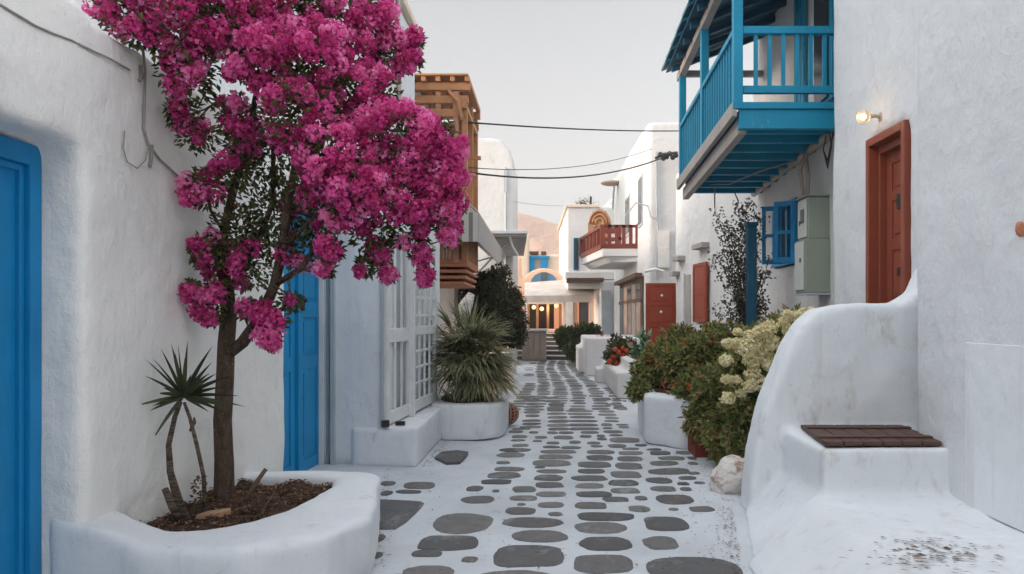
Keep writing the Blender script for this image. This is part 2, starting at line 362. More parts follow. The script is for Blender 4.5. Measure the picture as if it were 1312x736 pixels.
# ---------------------------------------------------------------- setting: ground, street, paving, hill
mb = MB(); mb.add([(-900, -60, -.03), (900, -60, -.03), (900, 1500, -.03), (-900, 1500, -.03)], [(0, 1, 2, 3)])
struct(obj('ground', mb, 'earth'))
mb = MB(); nx, ny = 60, 260
x0, x1, y0, y1 = -4.2, 4.6, -3, 36
vs = []
for j in range(ny+1):
    for i in range(nx+1):
        x = x0+(x1-x0)*i/nx; y = y0+(y1-y0)*j/ny
        z = -.006+.010*(noise.noise(Vector((x*1.1, y*1.1, 0)))+.0)
        edge = max(0, -x-1.0)*.05*(1 if y > 6 else 0)+max(0, x-1.15)*.03
        vs.append((x, y, z+edge*.6))
mb.add(vs, [(j*(nx+1)+i, j*(nx+1)+i+1, (j+1)*(nx+1)+i+1, (j+1)*(nx+1)+i) for j in range(ny) for i in range(nx)])
struct(obj('street', mb, 'whitewash_ground', smooth=True))
def street_z(x, y):
    return -.006+.010*noise.noise(Vector((x*1.1, y*1.1, 0)))+(max(0, -x-1.0)*.05*(1 if y > 6 else 0)+max(0, x-1.15)*.03)*.6
stones = []
def reg(ox, oy, s, lst):
    for (a, b, c, d) in lst: stones.append((ox+a/s, ox+b/s, oy+c/s, oy+d/s))
reg(480, 580, 4.717, [(180,368,180,222),(35,125,182,206),(133,280,228,250),(38,105,235,265),(555,655,202,234),(642,828,163,195),(685,880,118,160),(722,900,84,114),(738,818,48,68),(740,908,-5,28),(708,755,226,240),(525,716,260,306),(365,712,366,490),(262,632,496,592),(222,412,585,628),(525,624,628,660),(172,470,678,770),(610,1080,708,800),(722,1148,558,698),(835,1150,466,545),(778,1135,385,452),(785,978,326,372),(818,978,260,290),(830,975,204,242),(988,1140,298,330),(980,1155,236,268),(975,1143,178,214),(965,1140,132,170),(980,1155,98,124),(952,1185,42,82),(990,1195,10,40),(1050,1135,356,378),(862,912,304,318),(965,1030,80,92),(-20,60,495,540),(-20,45,600,640)])
reg(720, 580, 4.717, [(145,310,12,48),(335,490,20,52),(530,655,-10,12),(585,740,24,48),(760,812,28,46),(100,290,52,90),(325,485,58,100),(528,705,50,80),(762,822,60,78),(90,260,94,124),(290,478,108,154),(525,778,94,132),(62,268,134,170),(282,465,162,204),(508,668,146,188),(762,832,120,136),(704,808,143,166),(80,255,184,218),(300,468,214,250),(540,690,204,238),(696,770,180,198),(800,864,178,192),(715,785,212,234),(90,298,234,272),(248,405,268,298),(440,516,264,288),(565,800,254,312),(82,275,298,338),(402,530,318,354),(645,705,332,346),(770,920,324,356),(92,438,356,408),(84,388,412,486),(502,760,376,474),(108,424,506,598),(498,694,504,586),(64,420,616,736),(514,1078,626,780)])
reg(560, 490, 6.56, [(525,785,552,582),(635,765,518,542),(618,738,478,494),(625,758,444,468),(602,722,402,426),(775,850,412,430),(820,925,452,472),(805,882,484,500),(705,880,360,382),(715,870,336,354),(715,870,310,328),(745,860,268,290),(730,865,238,262),(730,875,216,236),(726,875,194,212),(745,868,168,188),(725,860,138,162),(725,830,110,134),(630,790,382,396),(925,1015,412,434),(1020,1150,412,432),(978,1142,446,478),(922,1030,498,520),(1110,1205,488,516),(890,1030,532,552),(1044,1210,536,558),(874,1165,564,598),(930,1115,380,404),(932,1122,348,374),(935,1120,314,340),(930,1095,282,306),(930,1090,254,274),(925,1065,224,246),(920,1062,202,220),(935,1062,174,196),(900,1040,148,168),(890,1020,120,140),(1198,1295,440,464)])
reg(740, 490, 6.56, [(-15,20,490,512),(85,192,498,520),(110,210,526,544),(75,310,564,602),(258,408,518,548),(345,545,576,610),(270,518,460,508),(485,585,518,538),(378,510,548,566),(585,705,556,572),(610,780,588,612),(830,952,580,610),(160,230,440,460),(20,112,440,464),(165,245,464,486),(222,375,404,428),(268,385,436,452),(25,180,410,432),(-70,178,380,404),(-70,175,348,372),(-70,170,316,336),(-70,150,284,304),(-90,125,258,276),(-100,130,232,250),(200,290,342,370),(210,292,380,394),(176,330,262,280),(175,310,236,254),(230,345,288,306),(230,350,314,332),(320,430,350,360),(345,435,364,388),(300,410,208,226),(240,360,178,192),(185,280,126,150),(380,410,154,164)])
mb = MB()
def add_stone(poly, r):
    n = len(poly); cx = sum(p[0] for p in poly)/n; cy = sum(p[1] for p in poly)/n
    vs = [(cx, cy, street_z(cx, cy)+.010)]
    for k, hh in ((.86, .009), (1.0, .005), (1.04, -.012)):
        for p in poly:
            x = cx+(p[0]-cx)*k; y = cy+(p[1]-cy)*k; vs.append((x, y, street_z(x, y)+hh))
    fs = [(0, 1+i, 1+(i+1) % n) for i in range(n)]
    for q in (0, 1):
        fs += [(1+q*n+i, 1+(q+1)*n+i, 1+(q+1)*n+(i+1) % n, 1+q*n+(i+1) % n) for i in range(n)]
    mb.add(vs, fs, r)
def superell(cx, cy, hx, hy, seed, e=2.7, n=48, rg=.075):
    out = []
    for k in range(n):
        t = 2*math.pi*k/n; c, s_ = math.cos(t), math.sin(t)
        x = math.copysign(abs(c)**(2/e), c); y = math.copysign(abs(s_)**(2/e), s_)
        q = 1+rg*noise.noise(Vector((c*1.3+seed*3.1, s_*1.3, seed)))*2+rg*.5*noise.noise(Vector((c*5+seed, s_*5, seed*2)))+rg*.22*noise.noise(Vector((c*14+seed, s_*14, seed*3)))
        out.append((cx+hx*x*q, cy+hy*y*q))
    return out
for i, (a, b, c, d) in enumerate(stones):
    q0 = G((a+b)/2, c); q1 = G((a+b)/2, d); ym = (q0.y+q1.y)/2; g0 = G(a, (c+d)/2); g1 = G(b, (c+d)/2)
    add_stone(superell((g0.x+g1.x)/2, ym, (g1.x-g0.x)/2, (q0.y-q1.y)/2*.93, i*.77, random.uniform(2.3, 3.3)), random.random())
add_stone([tuple(G(480+x/4.717, 580+y/4.717)[:2]) for x, y in [(-60,288),(100,289),(220,292),(280,296),(298,306),(285,330),(245,372),(190,424),(125,464),(40,466),(-60,464)]], .3)
y = 12.75
while y < 26.6:                                              # the far rows
    for k, xc in enumerate((-.62, -.26, .11, .49, .88, 1.22)):
        if y > 17 and k == 0 and random.random() < .5: continue
        if k == 5 and y > 16.5: continue
        xx = xc+.10*math.sin(y*.45+.5)-(y-12.7)*.004*(k-2)+random.uniform(-.03, .03)
        hx = random.uniform(.12, .165)*(1 if k < 5 else .6); hy = random.uniform(.115, .15)
        add_stone(superell(xx, y+random.uniform(-.05, .05), hx, hy, y+k*9.1, random.uniform(2.3, 3.2), 16), random.random())
    y += random.uniform(.36, .44)
y = 4.4
while y > -2.5:                                              # rows nearer than the picture
    for xc in (-.9, -.35, .25, .85):
        add_stone(superell(xc+random.uniform(-.05, .05), y, .23, .20, y+xc*5, 3, 24), random.random())
    y -= .52
struct(obj('paving_stones', mb, 'slate'))
# small dirt specks on the whitewash are pebbles and dry leaves
mb = MB()
for i in range(420):
    if i % 5 < 3: x = random.uniform(1.0, 1.9); y = random.uniform(4.4, 9.5)
    else: x = random.uniform(-1.2, 1.4); y = random.uniform(4.0, 12)
    if x > 1.15+ (y-4.5)*.2 and y < 6.6: continue
    a = random.uniform(0, 6.28); z = street_z(x, y)+.004
    mb.leaf(Vector((x, y, z+.006)), Vector((math.cos(a), math.sin(a), .1)), Vector((0, 0, 1)), random.uniform(.015, .045), random.uniform(.006, .016), .1)
for i in range(900):
    k = random.random()
    if k < .35: x = -1.36+abs(random.gauss(0, .07)); y = random.uniform(7.8, 10.4)
    elif k < .6: y = random.uniform(4.6, 6.2); x = 1.18+(y-4.5)*.2-abs(random.gauss(0, .07))
    elif k < .8: y = random.uniform(6.3, 8.8); x = 1.55+random.gauss(0, .12)
    else: y = random.uniform(4.7, 7.7); x = -1.12-(y-4.7)*.2+abs(random.gauss(0, .06))
    a = random.uniform(0, 6.28); z = street_z(x, y)+.004
    mb.leaf(Vector((x, y, z+.006)), Vector((math.cos(a), math.sin(a), .1)), Vector((0, 0, 1)), random.uniform(.008, .03), random.uniform(.005, .014), .1)
o = obj('dry_leaf_litter', mb, 'litter', clean=False); tag(o, 'scattered dry leaf bits and dirt on the whitewashed street', 'leaf litter', kind='stuff')
# hill
mb = MB(); n, k = 120, 40; vs = []
for j in range(k+1):
    for i in range(n+1):
        u = i/n; v = j/k; x = -260+520*u; yy = 260+220*v
        prof = 66*math.exp(-((x+10)/48)**4)+22*math.exp(-((x-75)/70)**2)+30*math.exp(-((x+130)/70)**2)
        h = prof*math.sin(min(1, v*1.6)*math.pi/2)*(1 if v < .7 else 1-(v-.7)*.6)
        h = min(h, (48 if x < -6 else 44.5)+3*noise.noise(Vector((x*.15, 0, 2)))); h += 5*noise.fractal(Vector((x*.06, yy*.03, 1.3)), 1.0, 2.0, 7)*min(1, v*3)
        vs.append((x, yy, h-2))
mb.add(vs, [(j*(n+1)+i, j*(n+1)+i+1, (j+1)*(n+1)+i+1, (j+1)*(n+1)+i) for j in range(k) for i in range(n)])
struct(obj('hills', mb, 'rock_hill', smooth=True))

# ================================================================ LEFT SIDE
# near house with the blue door, the low roof line and the double door
h = thing('white_house', 'whitewashed house at the left edge with deep blue doorway and low roof line', 'house', (-3.2, 2, 0))
WA = [(-2.5, -2.5), (-2.5, 4.4), (-2.30, 6.45)]
def wx(y): return -2.5 if y < 4.4 else -2.5+(y-4.4)/(2.05)*.20
mb = MB()
mb.prism([(-2.5, 3.97), (-2.5, 4.4), (-2.30, 6.45), (-2.9, 6.45), (-3.3, 3.97)], 0, 3.2, lambda p: 3.22 if p[1] < 5 else 3.12)
mb.box(-3.3, -2.5, 2.85, 3.99, 2.52, 3.28)                      # lintel over the deep doorway
mb.box(-3.3, -2.5, -2.5, 2.86, 0, 3.35)
mb.box(-3.3, -2.78, 2.8, 4.05, 2.46, 3.2)
mb.prism([(-2.32, 6.40), (-2.28, 7.98), (-2.9, 7.98), (-2.9, 6.40)], 2.72, 3.15)   # lintel over the double door
mb.prism([(-2.21, 7.93), (-2.21, 8.4), (-3.2, 8.4), (-3.2, 7.93)], 0, 3.15)
mb.box(-3.35, -2.52, 6.38, 8.0, 2.70, 3.1)
plaster('wall', mb, 'plaster', h, .032, 14, .035, .6)
mb = MB(); mb.box(-9, -3.15, -2.5, 8.3, 0, 3.0); mb.box(-9, -4.6, -2.5, 8.3, 3.0, 8.0)  # rest of the house; set-back upper storey added to shade the right walls
obj('upper_wall', mb, 'plaster', h, bevel=.08)
# blue door 1 (plane X=-2.72)
d1a, d1b = (-2.72, 2.86), (-2.72, 3.97)
d = MB(); door_leaf(d, (-2.72, 2.95), (-2.72, 3.86), 0.02, 2.38, -.055, rows=((.05, .5), (.55, .93)), stile=.13)
dl = obj('door', d, 'blue_door', h, bevel=.004)
f = MB(); f.slab(d1a, d1b, 0, 2.5, -.09, 0, 0, .09); f.slab(d1a, d1b, 0, 2.5, -.09, 0, 1.02, 1.11); f.slab(d1a, d1b, 2.39, 2.5, -.09, 0, .09, 1.02)
f.slab(d1a, d1b, 0, 2.39, -.09, -.03, .985, 1.02); f.slab(d1a, d1b, 2.355, 2.39, -.09, -.03, .09, .985)
obj('door_frame', f, 'blue_door', h, bevel=.006)
k = MB(); k.ball((-2.74, 3.02, 1.05), .03); obj('handle', k, 'dark_iron', dl, smooth=True)
# double door 2
q0, q1 = (-2.47, 6.5), (-2.44, 7.90)
d = MB(); door_leaf(d, q0, q1, .02, 2.62, -.03, rows=((.04, .36), (.39, .52), (.55, .80), (.84, .96)), stile=.10); 
p = lambda u: (q0[0]+(q1[0]-q0[0])*u, q0[1]+(q1[1]-q0[1])*u)
d = MB(); door_leaf(d, p(.03), p(.52), .03, 2.62, -.03, rows=((.05, .40), (.45, .60), (.66, .94)), stile=.12)
obj('door', d, 'blue_bright', h, bevel=.004)
d = MB(); door_leaf(d, p(.525), p(.985), .03, 2.62, .0, rows=((.05, .40), (.45, .60), (.66, .94)), stile=.12)
dl = obj('door', d, 'blue_bright', h, bevel=.004)
k = MB(); k.ball((p(.58)[0]+.04, p(.58)[1], 1.75), .022); k.box(p(.57)[0], p(.57)[0]+.03, p(.57)[1]-.02, p(.57)[1]+.03, 1.65, 1.8); obj('handle', k, 'dark_iron', dl)
f = MB(); f.box(-2.44, -2.385, 7.80, 7.945, 0, 2.72); obj('door_frame', f, 'white_paint', h, bevel=.006)
f = MB(); f.box(-2.365, -2.335, 7.82, 7.945, 0, 2.72); obj('door_frame', f, 'faded_grey', h, bevel=.006)
f = MB(); f.box(-2.318, -2.27, 7.80, 7.945, 0, 2.72); obj('door_frame', f, 'grey_paint', h, bevel=.006)
f = MB(); f.slab(q0, q1, 2.62, 2.72, -.06, .03); obj('door_head', f, 'blue_bright', h, bevel=.004)
# cables on the wall
def P_on(px, py, off=.015):                                      # point on the near left wall
    Y = 4.6
    for _ in range(20): Y = -(wx(Y)+off)*F/(VX-px)
    return P(px, py, Y)
mb = MB()
mb.tube([P_on(*q) for q in [(183, 62), (186, 90), (185, 130), (184, 165), (190, 185), (205, 205), (228, 226), (252, 238)]], .008, 6)
mb.tube([P_on(*q) for q in [(180, 84), (181, 100), (179, 104)]], .012, 6)
mb.tube([P_on(*q) for q in [(160, 168), (158, 190), (163, 208), (176, 216), (186, 206), (190, 190)]], .004, 5)
mb.tube([P_on(*q) for q in [(195, 186), (194, 205), (192, 214)]], .010, 5)
o = obj('wall_cable', mb, 'cable_grey', origin=P_on(185, 130), smooth=True); tag(o, 'grey cable with a loose loop clipped to the wall left of the pink tree', 'cable')
mb = MB(); mb.tube([P_on(*q) for q in [(0, 6), (20, 18), (45, 33), (70, 44), (92, 52)]]+[P_on(100, 57, .005)], .006, 5); mb.tube([P_on(100, 56), P_on(120, 66), P_on(140, 75), P_on(166, 90)], .006, 5)
o = obj('roof_cable', mb, 'cable_grey', origin=P_on(60, 40), smooth=True); tag(o, 'thin cable running down the top of the wall above the left blue door', 'cable')

# planter
pl = thing('tree_planter', 'broad rounded white masonry planter around the pink flowering tree, bottom left', 'planter', (-1.8, 4.9, 0))
outer = [(-2.6, 4.02), (-2.15, 3.88), (-1.62, 3.88), (-1.24, 4.16), (-1.10, 4.55), (-1.16, 5.0), (-1.25, 5.4), (-1.30, 5.72), (-1.42, 5.86), (-1.8, 5.9), (-2.6, 5.9)]
inner = [(-2.6, 5.72), (-1.85, 5.70), (-1.66, 5.62), (-1.58, 5.35), (-1.62, 5.05), (-1.70, 4.72), (-1.80, 4.46), (-1.98, 4.28), (-2.2, 4.20), (-2.45, 4.26), (-2.6, 4.30)]
mb = MB(); mb.prism(outer+inner, 0, .38)
mb.hexa([(-2.7, 3.94, 0), (-2.0, 3.86, 0), (-2.1, 4.25, 0), (-2.7, 4.3, 0)], [(-2.7, 3.95, .56), (-2.0, 3.92, .34), (-2.1, 4.25, .34), (-2.7, 4.3, .56)])
oo = [(x*1.0+.0, y) for x, y in outer]
plaster('wall', mb, 'plaster_cool', pl, .024, 22, .03, .45)
mb = MB(); vs = []; nn = 44
for j in range(nn+1):
    for i in range(nn+1):
        x = -2.75+1.3*i/nn; y = 4.1+1.75*j/nn
        vs.append((x, y, .315+.05*noise.fractal(Vector((x*5, y*5, 0)), 1, 2, 5)+.03*math.exp(-((x+2.2)**2+(y-5.0)**2)*6)))
inn = [Vector(q) for q in inner]
mb.add(vs, [(j*(nn+1)+i, j*(nn+1)+i+1, (j+1)*(nn+1)+i+1, (j+1)*(nn+1)+i) for j in range(nn) for i in range(nn)
            if (-1.62 > vs[j*(nn+1)+i][0] or 4.9 < vs[j*(nn+1)+i][1] < 5.8 and vs[j*(nn+1)+i][0] < -1.48) and vs[j*(nn+1)+i][1] > 4.16])
obj('soil', mb, 'soil', pl, smooth=True)
def soil_z(x, y): return .315+.05*noise.fractal(Vector((x*5, y*5, 0)), 1, 2, 5)+.03*math.exp(-((x+2.2)**2+(y-5.0)**2)*6)
mb = MB()
for i in range(2600):
    y = random.uniform(4.22, 5.7); x = random.uniform(-2.48, -1.6 if y > 5 else -1.78)
    a = random.uniform(0, 6.28)
    mb.leaf(Vector((x, y, soil_z(x, y)+random.uniform(0, .02))), Vector((math.cos(a), math.sin(a), random.uniform(-.2, .5))), Vector((random.uniform(-.5, .5), random.uniform(-.5, .5), 1)), random.uniform(.012, .04), random.uniform(.006, .022), .2)
o = obj('bark_mulch', mb, 'litter', clean=False); tag(o, 'brown leaf and bark mulch covering the soil around the pink tree', 'mulch', kind='stuff')
def stick(name, pts, rad, mat, label, cat='stick'):
    m = MB(); m.tube(pts, rad, 7, .25); return tag(obj(name, m, mat, origin=pts[0], smooth=True), label, cat)
stick('stick', [P(309, 648, 5.0), P(324, 625, 5.05), P(341, 601, 5.1)], [.012, .016, .013], 'dead_wood', 'thick dry stub leaning right beside the tree trunk')
stick('stick', [P(331, 664, 4.75), P(342, 645, 4.8), P(352, 630, 4.85)], [.006, .005, .003], 'dead_wood', 'thin bare stick standing in the mulch right of the tree')
stick('stick', [P(180, 668, 4.5), P(169, 655, 4.5), P(160, 643, 4.5)], [.007, .008, .013], 'dead_wood', 'short dark twig poking up at the left end of the soil')
mb = MB(); c0 = P(273, 662, 4.65)
mb.prism([(c0.x-.10, c0.y-.03), (c0.x+.06, c0.y-.05), (c0.x+.10, c0.y+.03), (c0.x+.08, c0.y+.06), (c0.x-.07, c0.y+.06)], c0.z-.05, c0.z+.035, lambda p: c0.z+.03+(p[0]-c0.x)*.15)
o = obj('wood_chunk', mb, 'tan_wood', origin=c0-Vector((0, 0, .04)), bevel=.01); tag(o, 'pale tan chunk of wood lying in front of the tree trunk', 'wood chunk')

# bougainvillea
tr = thing('bougainvillea_tree', 'tall tree with magenta flower clusters growing in the white planter at left', 'tree', (P(287, 648, 5.05).x, 5.05, .3))
mb = MB()
trunk = [P(286, 665, 5.03), P(287, 640, 5.05), P(287, 590, 5.06), P(285, 540, 5.07), P(288, 490, 5.07), P(290, 440, 5.08), P(293, 405, 5.08), P(291, 372, 5.08)]
mb.tube(trunk, [.085, .070, .063, .059, .058, .056, .052, .044], 22, .10)
mains = []
def limb(pts, rads): mb.tube(pts, rads, 8, .12); mains.append([Vector(q) for q in pts])
limb([P(290, 455, 5.07), P(310, 440, 5.04), P(335, 405, 4.98), P(352, 365, 4.92), P(362, 320, 4.88), P(368, 270, 4.85), P(380, 200, 4.85), P(400, 130, 4.9)], [.045, .042, .038, .034, .03, .027, .02, .014])
limb([P(291, 374, 5.08), P(283, 335, 5.05), P(288, 290, 5.0), P(300, 240, 4.95), P(318, 180, 4.9), P(330, 110, 4.8), P(310, 40, 4.7)], [.045, .034, .03, .027, .023, .018, .012])
limb([P(352, 365, 4.92), P(385, 345, 4.8), P(410, 310, 4.75), P(450, 270, 4.75), P(510, 230, 4.8)], [.022, .02, .018, .014, .008])
limb([P(291, 376, 5.08), P(310, 350, 5.1), P(330, 310, 5.1), P(350, 260, 5.1), P(350, 180, 5.1), P(420, 90, 5.2)], [.03, .026, .022, .018, .014, .01])
limb([P(288, 300, 5.0), P(270, 270, 4.9), P(262, 240, 4.85)], [.012, .01, .006])
limb([P(318, 180, 4.9), P(280, 130, 4.75), P(235, 70, 4.6), P(190, 20, 4.5)], [.014, .012, .01, .006])
limb([P(362, 320, 4.88), P(430, 250, 4.6), P(500, 190, 4.6), P(560, 190, 4.7)], [.014, .012, .01, .006])
limb([P(450, 270, 4.75), P(480, 310, 4.75), P(492, 340, 4.75)], [.008, .006, .004])
limb([P(510, 230, 4.8), P(535, 300, 4.85), P(543, 350, 4.85)], [.008, .006, .004])
limb([P(291, 376, 5.08), P(272, 365, 4.95), P(258, 378, 4.9)], [.01, .008, .004])
# blobs: px, py, radius px, depth, density of bloom, radius in depth (m)
B = [(172,12,44,4.35,.8),(225,34,42,4.45,.8),(290,22,55,4.6,.85),(240,88,34,4.55,.75),(360,15,70,4.9,.9),(450,22,62,5.1,.9),(500,70,34,5.2,.95),(528,50,15,5.2,.9),(526,76,13,5.2,.7),(325,70,44,4.55,.9),
     (400,85,58,4.6,.95),(228,140,20,4.7,.45),(300,150,26,4.7,.45),(248,172,20,4.8,.5),(385,150,46,4.5,.8),(470,130,52,4.9,.9),(345,190,40,5.1,.25),(420,200,40,4.4,.9),(505,180,52,4.6,.95),(560,182,34,4.7,1),
     (560,225,38,4.7,1),(568,268,30,4.75,1),(574,298,16,4.75,.9),(515,245,42,4.6,.95),(455,240,38,4.4,.95),(262,240,22,4.8,.6),(240,250,10,4.8,1),(300,218,24,4.85,.4),(405,235,26,4.5,.8),(436,270,22,4.45,.95),
     (422,320,16,4.5,1),(475,300,24,4.7,.3),(300,300,34,5.0,.12),(350,280,46,5.1,.1),(262,332,14,4.9,.6),(290,335,24,5.0,.3),(243,372,14,4.9,.9),(256,398,9,4.9,1),(275,375,16,4.9,.8),(320,340,30,5.05,.1),
     (332,400,17,4.85,.9),(352,412,15,4.85,1),(345,432,16,4.85,1),(318,398,12,4.9,.7),(400,270,40,5.0,.15),(385,320,24,4.9,.2),(484,325,15,4.75,.8),(497,352,8,4.75,1),(465,342,10,4.7,.4),(540,325,16,4.85,.9),(545,355,10,4.85,1),(522,300,22,4.8,.3),(310,185,25,4.9,.3),(415,345,9,4.55,.6),(262,320,18,4.9,.3),(370,385,12,4.85,.2),(270,405,10,4.9,.6)]
fl = MB(); lf = MB(); tw = MB()
def rdir():
    while True:
        v = Vector((random.uniform(-1, 1), random.uniform(-1, 1), random.uniform(-1, 1)))
        if .1 < v.length < 1: return v.normalized()
def bloom(c, r, tone, n):
    for _ in range(n):
        d = rdir(); p = c+d*r*random.uniform(.55, 1.02)
        t = (d+rdir()*.9).normalized(); u = rdir()
        s_ = random.uniform(.010, .019); a = t.cross(u).normalized(); b = t.cross(a)
        # crinkled bract: four corner quad folded about its diagonal
        fl.add([p+a*s_, p+b*s_+t*s_*.5, p-a*s_+t*s_*.15, p-b*s_+t*s_*.4], [(0, 1, 2), (0, 2, 3)], min(1, max(0, tone+random.uniform(-.25, .25))))
for (px, py, rp, Y, den) in B:
    c = P(px, py, Y); r = rp/F*Y; rd = min(r, .32)*.9
    ncl = int((4+rp*rp*.0125)*den+.5); ncl = max(ncl, 1)
    for _ in range(ncl):
        d = rdir()
        if d.y > .25: d.y *= -.6
        s_ = random.uniform(.70, 1.0) if rp > 20 else random.uniform(.2, .8)
        q = c+Vector((d.x*r*s_, d.y*rd*s_, d.z*r*s_))
        q.x = max(q.x, wx(min(q.y, 6.4))+.06) if q.z < 3.25 else q.x
        bloom(q, random.uniform(.04, .08)*(1 if rp > 14 else .8), random.betavariate(2, 2), 85)
    nl = int(rp*rp*(.20 if den > .85 else .27)+50)
    for _ in range(nl):
        d = rdir(); s_ = random.uniform(0, .97)**.45*(.88 if den > .8 else 1.15)
        q = c+Vector((d.x*r*s_, d.y*rd*s_+.03, d.z*r*s_))
        if q.z < 3.25: q.x = max(q.x, wx(min(q.y, 6.4))+.05)
        lf.leaf(q, (d+rdir()*.8), Vector((0, 0, 1))+rdir()*.5, random.uniform(.035, .06), random.uniform(.02, .034))
    # twigs from the nearest limb into the blob
    if den < .99 or random.random() < .5:
        for _ in range(3 if rp > 20 else 2):
            e = c+rdir()*r*.8; e.y = c.y+random.uniform(-.1, .15)
            best = min((q for m_ in mains for q in m_), key=lambda q: (q-e).length)
            mid = (best+e)/2+rdir()*.06
            tw.tube([best, mid, e], [.008, .006, .003], 5)
obj('trunk', mb, 'bark', tr, smooth=True)
obj('branches', tw, 'twig', tr, smooth=True)
obj('foliage', lf, 'leaf_dark', tr, clean=False)
obj('flowers', fl, 'petal', tr, clean=False)

# yucca
yu = thing('yucca_plant', 'small spiky yucca with two thin bare stems beside the pink tree trunk', 'plant', (P(240, 665, 4.62).x, 4.62, .3))
mb = MB()
mb.tube([P(240, 672, 4.6), P(228, 640, 4.6), P(218, 605, 4.6), P(216, 570, 4.6), P(224, 535, 4.6), P(231, 515, 4.6)], [.032, .026, .02, .017, .015, .013], 9, .2)
mb.tube([P(236, 670, 4.6), P(222, 650, 4.58), P(211, 626, 4.56)], [.03, .028, .016], 8, .5)
obj('stem', mb, 'yucca_bark', yu, smooth=True)
mb = MB(); mb.tube([P(263, 655, 4.62), P(261, 610, 4.62), P(252, 570, 4.62), P(243, 535, 4.62), P(236, 516, 4.6)], [.016, .013, .012, .011, .009], 8, .15)
mb.tube([P(244, 552, 4.62), P(249, 541, 4.6), P(249, 535, 4.6)], [.01, .013, .004], 6)
obj('stem', mb, 'yucca_bark', yu, smooth=True)
mb = MB(); c0 = P(236, 508, 4.6)
def blade(m, c, d, ln, wd, droop, seg=6, r=None, fold=.2, ref=(0, 0, 1)):
    d = d.normalized(); sd = d.cross(Vector(ref))
    if sd.length < .15: sd = Vector((random.uniform(-1, 1), random.uniform(-1, 1), 0))
    sd = (sd.normalized()+rdir()*.25).normalized(); pts = []
    p = Vector(c); dd = d.copy()
    for i in range(seg+1):
        t = i/seg; w_ = wd*min(1, .5+t*2.5)*(1-t**2.2)
        n = dd.cross(sd); pts += [p+sd*w_/2+n*w_*fold, p.copy(), p-sd*w_/2+n*w_*fold]
        p = p+dd*ln/seg; dd = (dd+Vector((0, 0, -droop/seg))).normalized()
    fs = []
    for i in range(seg):
        a = i*3; fs += [(a, a+1, a+4, a+3), (a+1, a+2, a+5, a+4)]
    m.add(pts, fs, random.random() if r is None else r)
for ang, ln in [(95,.36),(105,.34),(83,.34),(75,.3),(115,.33),(66,.34),(125,.29),(55,.26),(135,.25),(40,.30),(28,.34),(20,.22),(8,.38),(-4,.26),(-12,.30),(-22,.2),(160,.2),(172,.24),(185,.27),(200,.2),(228,.36),(98,.2),(60,.2),(120,.18),(0,.3),(45,.22),(80,.25),(-15,.25),(150,.15),(88,.37),(110,.30),(35,.25),(192,.18),(-8,.35)]:
    a = R(ang); blade(mb, c0, Vector((math.cos(a), random.uniform(-.7, .5), math.sin(a))), ln*1.05, .030, .25, ref=(.3, 1, .3))
obj('leaves', mb, 'yucca_leaf', yu, clean=False)
mb = MB()
for _ in range(60):
    d = rdir(); p_ = P(257, 628, 4.85)+Vector((d.x*.05, d.y*.04, d.z*.08)); mb.leaf(p_, rdir(), rdir(), .03, .018)
pr = P(257, 650, 4.85); mb.tube([pr, pr+Vector((0, 0, .1))], .004, 5)
o = obj('reddish_seedling', mb, 'litter', origin=pr, clean=False); tag(o, 'small reddish brown seedling between yucca stems and tree trunk', 'seedling')

# house with pier and lattice shutters
h2 = thing('white_house', 'two storey white house with bare pier and white lattice gate behind the pink tree', 'house', (-3, 9.5, 0))
mb = MB(); mb.box(-3.0, -1.74, 7.84, 8.35, 0, 3.1); mb.prism([(-1.80, 8.2), (-1.72, 9.3), (-1.62, 11.0), (-3, 11.0), (-3, 8.2)], 0, 3.1)
mb.box(-5.5, -2.0, 8.0, 11.0, 2.9, 5.75)
plaster('wall', mb, 'plaster_cool', h2, .045, 8, .02, .6)
mb = MB(); mb.box(-5.55, -1.93, 7.95, 11.05, 5.74, 5.86); obj('coping', mb, 'plaster_cream', h2, bevel=.02)
mb = MB(); mb.tube([(-1.97, 9.6, 5.8), (-1.97, 9.6, 4.9), (-1.97, 9.7, 4.3), (-1.97, 9.7, 3.2)], .03, 8); obj('drainpipe', mb, 'pipe_beige', h2, smooth=True)
mb = MB(); mb.box(-2.1, -1.40, 7.80, 10.5, 0, .42)
o = plaster('pedestal', mb, 'plaster_cool', h2, .03, 10, .02, .5)
g = thing('lattice_gate', 'white timber lattice gate leaves standing open on the low white ledge', 'gate', (-1.7, 8.6, .42))
def lattice(p0, p1, z0, z1, cols, bars, name, mid=(.45, .55)):
    W = (Vector(p1)-Vector(p0)).length; m = MB(); st = .085
    m.slab(p0, p1, z0, z1, -.045, 0, 0, st); m.slab(p0, p1, z0, z1, -.045, 0, W-st, W)
    H = z1-z0
    for a, b in ((0, .06), mid, (.955, 1)): m.slab(p0, p1, z0+a*H, z0+b*H, -.042, -.003, st, W-st)
    cw = (W-2*st)/cols
    for c in range(1, cols): m.slab(p0, p1, z0+.06*H, z0+.955*H, -.035, -.010, st+c*cw-.016, st+c*cw+.016)
    for zz in bars: m.slab(p0, p1, z0+zz*H-.016, z0+zz*H+.016, -.032, -.013, st, W-st)
    return obj(name, m, 'white_paint', g, bevel=.004)
a0 = P(497, 0, 7.84); a1 = P(527, 0, 8.75); a2 = P(560, 0, 10.0)
lattice((a0.x, a0.y), (a1.x, a1.y), .44, 2.62, 3, (), 'gate_leaf', (.40, .47))
lattice((a1.x+.03, a1.y), (a2.x, a2.y), .46, 2.62, 4, (.15, .24, .33, .53, .63, .73, .83), 'gate_leaf', (.42, .47))
m = MB(); m.box(a1.x-.03, a1.x+.05, a1.y-.07, a1.y+.01, .42, 2.64); obj('post', m, 'white_paint', g, bevel=.005)
